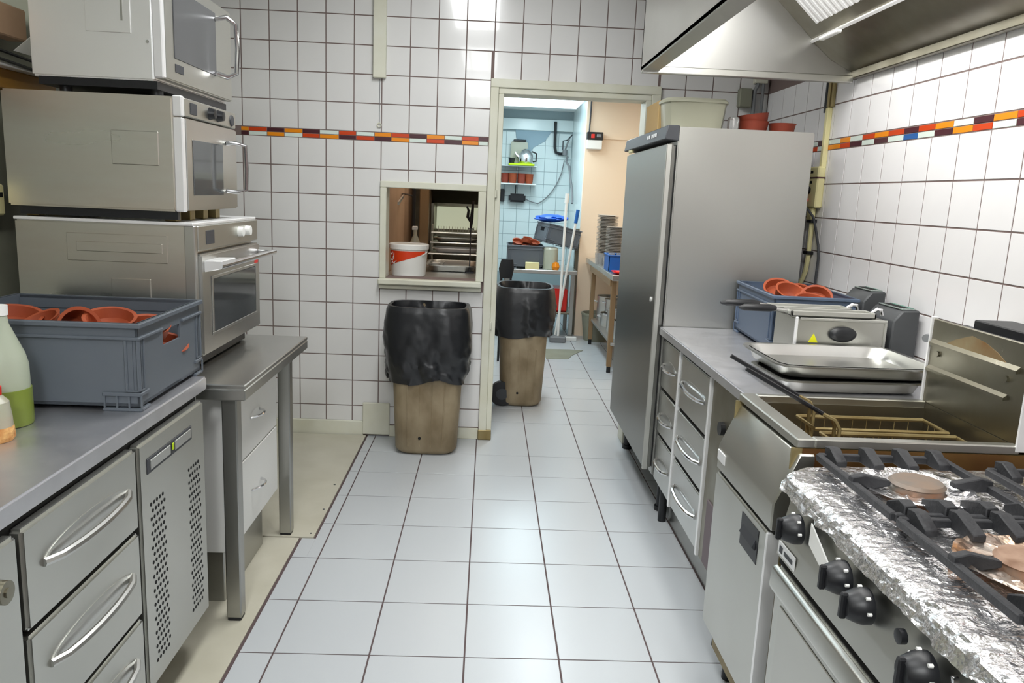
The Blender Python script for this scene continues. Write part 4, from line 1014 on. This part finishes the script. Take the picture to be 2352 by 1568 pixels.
# hose, bracket and pipe on the tiled wall
single('drain_pipe', B().tube([(.735, 9.46, 2.28), (.738, 9.46, 2.1), (.742, 9.46, 1.98), (.755, 9.46, 1.93), (.80, 9.46, 1.915), (.85, 9.46, 1.915)], .018, 10), 'black', 'thick black pipe bending on the far tiled wall', 'pipe', (.74, 9.46, 2.1))
o = thing('tap', 'wall tap with a lever where the black pipe ends', 'tap', (.88, 9.4, 1.93))
add('body', B().cyl((.86, 9.42, 1.90), (.86, 9.42, 1.96), .03, 12).tube([(.86, 9.42, 1.95), (.88, 9.4, 2.03), (.90, 9.38, 2.08)], .01, 8), 'grey', o)
add('lever', B().tube([(.83, 9.40, 1.96), (.83, 9.40, 2.06), (.88, 9.40, 2.07), (.93, 9.36, 2.13)], .008, 8), 'marks', o)
single('spray_hose', B().tube([(.89, 9.40, 1.88), (.87, 9.3, 1.82), (.90, 9.2, 1.76), (.915, 9.1, 1.6), (.925, 9.0, 1.5), (.925, 8.9, 1.35)], .014, 8), 'grey', 'grey spray hose hanging beside the tap', 'hose', (.9, 9.2, 1.7))
single('thin_cable', B().tube([(.86, 9.44, 1.84)]+[(.86-.02*k-.002*k*k, 9.47, 1.78-.085*k+.0035*k*k) for k in range(1, 9)]+[(.48, 9.47, 1.345), (.36, 9.45, 1.40)], .006, 6), 'grey', 'thin grey cable looping down across the far tiled wall', 'cable', (.7, 9.47, 1.5))
# kettle shelf
o = thing('wall_shelf', 'small glass wall shelf under the kettle on the far wall', 'shelf', (.3, 9.4, 1.75))
add('shelf_board', B().box(.11, .53, 9.25, 9.495, 1.742, 1.752, .002), 'tile_b', o)
add('bracket', B().box(.30, .315, 9.3, 9.495, 1.70, 1.742, .002), 'grey', o)
single('serving_tray', B().box(.20, .50, 9.22, 9.48, 1.7525, 1.775, .006), 'lime', 'lime green tray on the far wall shelf', 'tray', (.35, 9.35, 1.7525))
o = thing('kettle', 'shiny steel kettle on the lime green tray', 'kettle', (.40, 9.36, 1.776))
add('body', B().lathe([(0, 0), (.075, 0), (.085, .02), (.085, .10), (.06, .15), (.03, .17), (0, .172)], (.40, 9.36, 1.776), 24), 'chrome', o)
add('handle', B().tube([(.46, 9.36, 1.80), (.52, 9.36, 1.81), (.52, 9.36, 1.90), (.47, 9.36, 1.92)], .009, 8), 'black', o)
add('spout', B().tube([(.33, 9.36, 1.84), (.285, 9.36, 1.88), (.27, 9.36, 1.91)], [.02, .013, .01], 8), 'chrome', o)
o = thing('food_container', 'clear container with a black lid behind the kettle', 'container', (.33, 9.44, 1.776))
add('body', B().box(.22, .42, 9.42, 9.475, 1.776, 2.03, .01, 2), 'clearp', o)
add('lid', B().box(.25, .40, 9.415, 9.478, 2.03, 2.055, .006), 'black', o)
single('coffee_cup', B().lathe([(0, 0), (.028, 0), (.04, .06), (.036, .06), (.026, .006), (0, .005)], (.235, 9.30, 1.776), 16), 'black', 'small black cup left of the kettle', 'cup', (.235, 9.30, 1.776))
o = thing('planter_shelf', 'white wall shelf carrying terracotta pots on the far wall', 'shelf', (.3, 9.42, 1.55))
add('board', B().box(.10, .53, 9.28, 9.495, 1.535, 1.55, .002), 'white', o)
for k, (x, y) in enumerate(((.165, 9.38), (.255, 9.36), (.36, 9.37), (.45, 9.38))):
    p = dish('terracotta pot number %s from the left on the far white shelf' % ('one', 'two', 'three', 'four')[k], 'terra_d' if k % 2 == 0 else 'terra', (x, y, 1.55), .05, .11, name='terracotta_pot')
    p['category'] = 'pot'; p['label'] = ('leftmost terracotta pot on the white shelf below the kettle', 'second terracotta pot from the left on the white shelf below the kettle', 'third terracotta pot from the left on the white shelf below the kettle', 'rightmost terracotta pot on the white shelf below the kettle')[k]
single('pump_unit', B().box(.22, .42, 9.40, 9.49, 1.33, 1.43, .02, 2).tube([(.30, 9.44, 1.43), (.30, 9.47, 1.53)], .006, 6).box(.12, .17, 9.44, 9.495, 1.33, 1.48, .006), 'black', 'black electrical unit on the far tiled wall below the pots', 'electrical unit', (.3, 9.44, 1.36))
# low table with crates
o = thing('low_table', 'grey steel work table in the back left with crates on it', 'table', (.5, 8.0, 0))
add('table_top', B().box(.17, .90, 7.75, 8.4, .655, .695, .004), 'steel', o)
add('shelf', B().box(.19, .88, 7.78, 8.38, .25, .27, .003), 'steel_dark', o)
for (x, y) in ((.20, 7.79), (.86, 7.79), (.20, 8.36), (.86, 8.36)): add('leg', B().box(x-.02, x+.02, y-.02, y+.02, 0, .655, .003), 'steel_v', o)
single('red_crate', B().box(.58, .82, 7.85, 8.2, .27, .50, .01), 'redp', 'red box on the shelf of the low table', 'box', (.7, 8.0, .27))
crate('dark blue crate full of terracotta pots on the low back table', 'crate', (.375, 8.02, .695), 0, .35, .40, .23)
for k, (x, y, z, t) in enumerate(((.29, 7.93, .93, .5), (.38, 7.90, .94, -.3), (.46, 7.95, .925, .4), (.40, 8.05, .95, .2))):
    dish('terracotta dish heaped in the back crate, %s' % ('at its left', 'at its front', 'at its right', 'on top')[k], 'terra', (x, y, z), .055, .035, (t, .2))
for (x, y) in ((.3, 8.0), (.42, 8.0), (.36, 8.12)):
    for z in (.72, .79, .86): dish('terracotta dish inside the back crate', 'terra', (x, y, z), .058, .05, (0, 0), 'hidden dishes in the back crate')
single('butter_box', B().box(.375, .515, 7.755, 7.80, .6955, .765, .004), 'cream_y', 'pale yellow box at the front of the low back table', 'box', (.44, 7.77, .6955))
o = thing('plastic_jar', 'clear plastic jar with something orange at its foot on the low table', 'jar', (.62, 7.85, .695))
add('body', B().lathe([(0, 0), (.075, 0), (.08, .01), (.08, .2), (.065, .22), (0, .222)], (.625, 7.87, .696), 20), 'clearp', o)
add('contents', B().lathe([(0, 0), (.03, 0), (.042, .03), (.03, .07), (0, .08)], (.68, 7.80, .697), 14), 'orange', o)
o = crate('dark grey crate tilted on top behind the brooms', 'crate', (.68, 8.05, .925), R(14), .34, .40, .2)
o.rotation_euler = (0, R(12), R(14))
b = B(); bm = b.bm
bmesh.ops.create_icosphere(bm, subdivisions=3, radius=1)
for v in bm.verts:
    n_ = 1+.22*noise.noise(v.co*2.2)+.1*noise.noise(v.co*6)
    v.co = Vector((.64+v.co.x*.17*n_, 8.12+v.co.y*.15*n_, 1.195+v.co.z*.04*n_))
single('blue_bag', b, 'bluebag', 'crumpled bright blue bag on top of the tilted grey crate', 'bag', (.64, 8.12, 1.13), angle=50)
# brooms
o = thing('mop', 'mop with a white pole leaning beside the low table', 'mop', (.74, 7.6, 0))
add('pole', B().tube([(.725, 7.62, .02), (.735, 7.62, 1.30), (.74, 7.63, 1.42)], .013, 10), 'whitep', o)
add('grip', B().cyl((.738, 7.63, 1.36), (.742, 7.63, 1.45), .02, 12), 'whitep', o)
add('mop_head', B().box(.64, .80, 7.55, 7.66, 0, .06, .01), 'grey', o)
o.rotation_euler = (0, 0, 0)
o = thing('squeegee', 'squeegee with a white pole and blue grip leaning right of the mop', 'squeegee', (.76, 7.72, 0))
add('pole', B().tube([(.70, 7.70, .03), (.852, 7.70, 1.22)], .012, 10), 'whitep', o)
add('grip', B().tube([(.846, 7.70, 1.17), (.862, 7.70, 1.30)], .018, 10), 'bluep', o)
add('blade', B().box(.80-.12, .92, 7.67, 7.735, 0, .04, .006), 'whitep', o)
single('dark_post', B().box(.90, .945, 8.1, 8.18, .0, 1.1, .004), 'steel_dark', 'dark upright post in the corner by the brooms', 'post', (.92, 8.14, 0))
o = thing('bucket', 'greenish mop bucket on the floor under the far table', 'bucket', (1.12, 7.9, 0))
add('body', B().lathe([(0, .0), (.12, .0), (.15, .26), (.155, .26), (.155, .28), (.14, .28), (.115, .01), (0, .01)], (1.12, 7.79, .001), 24), 'lwall', o)
o = thing('floor_drain', 'grey square drain cover in the back room floor', 'drain', (.68, 6.98, 0))
add('cover', B().prism([(.55, 6.75), (.75, 6.78), (.80, 6.95), (.93, 7.2), (.80, 7.22), (.55, 7.2)], 'z', .0, .004), 'lwall', o)
single('ceiling_lamp', B().box(.05, .90, 7.2, 8.7, 2.35, 2.40, .01), 'lamp_b', 'bright fluorescent lamp on the back room ceiling', 'lamp', (.43, 8, 2.37))
# wheeled black cart seen above the second bin
o = thing('folding_chair', 'dark folded stool leaning behind the wheeled bin', 'stool', (.16, 6.6, 0))
add('seat', B().loft([rrect(.16, 6.6, .05, .015, .72, 24, 2), rrect(.16, 6.6, .065, .018, .80, 24, 2), rrect(.165, 6.6, .05, .015, .88, 24, 2)]), 'black', o)
for x in (.12, .20): add('leg', B().tube([(x, 6.6, 0), (x, 6.61, .8)], .01, 8), 'black', o)

# ---------------------------------------------------------------- seen through the hatch
o = thing('hatch_counter', 'steel counter behind the serving hatch', 'counter', (-.33, 4.95, 0))
add('top', B().box(-.615, -.04, 4.56, 5.9, .88, .915, .003), 'steel', o)
add('body', B().box(-.61, -.05, 4.6, 5.88, .02, .88), 'steel_v', o)
o = thing('paint_bucket', 'white bucket with a red label standing in the hatch', 'bucket', (-.47, 4.72, .915))
cb = (-.475, 4.72, .916)
add('body', B().lathe([(0, 0), (.098, 0), (.102, .01), (.112, .165), (0, .165)], cb, 36), 'whitep', o)
add('lid', B().lathe([(.119, .16), (.12, .185), (.113, .19), (.11, .186), (0, .186)], cb, 36), 'whitep', o)
b = B(); bm = b.bm
A0, A1 = R(-170), R(-25); NN = 24; prev = None     # wedge-shaped label on the front of the bucket
for k in range(NN+1):
    a = A0+(A1-A0)*k/NN; t = k/NN; zt = .150; zb = .055+.085*t
    r0 = .1028+.0597*zb; r1 = .1028+.0597*zt
    v0 = bm.verts.new((cb[0]+r0*math.cos(a), cb[1]+r0*math.sin(a), cb[2]+zb)); v1 = bm.verts.new((cb[0]+r1*math.cos(a), cb[1]+r1*math.sin(a), cb[2]+zt))
    if prev: bm.faces.new((prev[0], v0, v1, prev[1]))
    prev = (v0, v1)
lab = add('label', b, 'redlabel', o)
b = B()
for (s0, s1, z0, z1) in ((.08, .20, .125, .135), (.2, .24, .105, .13), (.1, .22, .09, .10), (.12, .3, .075, .085)):
    pts = []
    for k in range(7):
        t = s0+(s1-s0)*k/6; a = A0+(A1-A0)*t; z = z0+(z1-z0)*k/6+.006*math.sin(k*1.4); r_ = .1038+.0597*z
        pts.append((cb[0]+r_*math.cos(a), cb[1]+r_*math.sin(a), cb[2]+z))
    b.tube(pts, .0022, 5)
add('label_lettering', b, 'whitep', lab)
add('handle', B().tube([(cb[0]+.117*math.cos(t), cb[1]+.117*math.sin(t), cb[2]+.16-.05*math.sin((t+math.pi)*1)) for t in [-.3-k*.05 for k in range(10)]], .003, 6), 'whitep', o)
o = thing('spray_bottle', 'small pale spray bottle behind the white bucket', 'bottle', (-.50, 5.2, .915))
add('body', B().lathe([(0, 0), (.03, 0), (.03, .18), (.012, .22), (.012, .25), (0, .25)], (-.48, 5.15, .915), 16), 'clearp', o)
add('trigger', B().box(-.50, -.465, 5.13, 5.17, 1.165, 1.19, .004), 'whitep', o)
single('pole', B().cyl((-.555, 5.8, .915), (-.555, 5.8, 2.29), .014, 12), 'black', 'thin black upright pole behind the hatch', 'pole', (-.555, 5.8, .915))
single('post', B().box(-.53, -.46, 6.0, 6.05, 0, 2.29, .004), 'woodleg', 'tan upright post beside the black pole behind the hatch', 'post', (-.5, 6.02, 0))
o = thing('wall_lamp_arm', 'metal arm bracket on the tan wall behind the hatch', 'bracket', (-.6, 5.2, 1.35))
add('arm', B().tube([(-.618, 5.6, 1.39), (-.56, 5.3, 1.392), (-.50, 5.1, 1.385)], .006, 6), 'marks', o)
add('plate', B().prism([(4.95, 1.325), (5.25, 1.375), (5.25, 1.39), (4.95, 1.345)], 'x', -.575, -.565), 'steel', o)
o = thing('backlit_canopy', 'brown-grey canopy with a lit pale panel behind the hatch', 'canopy', (-.25, 6.3, 1.3))
add('canopy', B().prism([(5.9, 1.65), (6.49, 1.9), (6.49, 1.33), (6.3, 1.33)], 'x', -.46, -.045), 'steel_dark', o)
add('lit_panel', B().box(-.43, -.05, 6.44, 6.48, 1.12, 1.30, .004), 'backlit', o)
add('side_frame', B().box(-.46, -.435, 6.2, 6.49, .915, 1.33, .003), 'steel_dark', o)
o = thing('storage_rack', 'steel rack with trays on the counter behind the hatch', 'rack', (-.25, 5.75, .915))
for k, z in enumerate((.985, 1.055, 1.12)):
    add('shelf', B().box(-.42, -.05, 5.5+.12*k, 5.86, z, z+.008, .002), 'steel', o)
for (x) in (-.415, -.055): add('upright', B().box(x-.006, x+.006, 5.82, 5.835, .915, 1.18, .001), 'steel_dark', o)
b = B()
for k in range(18): b.cyl((-.41+.02*k, 5.80, 1.128), (-.41+.02*k, 5.80, 1.17), .002, 5)
add('wire_guard', b, 'steel', o)
for k, (z, y, lb) in enumerate(((.9155, 5.2, 'lowest steel tray at the front of the hatch counter'), (.9935, 5.66, 'steel tray on the lower rack shelf behind the hatch'), (1.0635, 5.76, 'steel tray on the middle rack shelf behind the hatch'))):
    tray(lb, -.23, y, .17, .10 if k else .22, z, .03 if k else .04, 0, ('steel_h', 'edge', 'steel_satin')[k])
o = thing('scissor_tap', 'black corkscrew-shaped fitting on a stand at the right of the hatch', 'fitting', (-.115, 5.0, .915))
add('stand', B().cyl((-.115, 5.0, .916), (-.115, 5.0, 1.20), .004, 8).lathe([(0, 0), (.022, 0), (.02, .008), (0, .01)], (-.115, 5.0, 1.19), 16).lathe([(0, 0), (.03, 0), (.03, .008), (0, .008)], (-.115, 5.0, .9155), 16), 'marks', o)
add('arm', B().tube([(-.115, 5.0, 1.20), (-.112, 5.0, 1.26), (-.105, 5.0, 1.37)], [.008, .012, .007], 8), 'black', o)
add('arm', B().tube([(-.115, 5.0, 1.235), (-.137, 5.0, 1.27), (-.133, 5.0, 1.31), (-.145, 5.0, 1.335)], [.008, .01, .008, .005], 8), 'black', o)
for k, (x, y) in enumerate(((-.36, 5.3), (-.335, 5.38))):
    single('small_bowl', B().lathe([(0, 0), (.02, 0), (.04, .03), (.036, .03), (.018, .005), (0, .005)], (x, y, .916), 18), 'whitep', ('nearer small white bowl behind the bucket', 'farther small white bowl behind the bucket')[k], 'bowl', (x, y, .916))
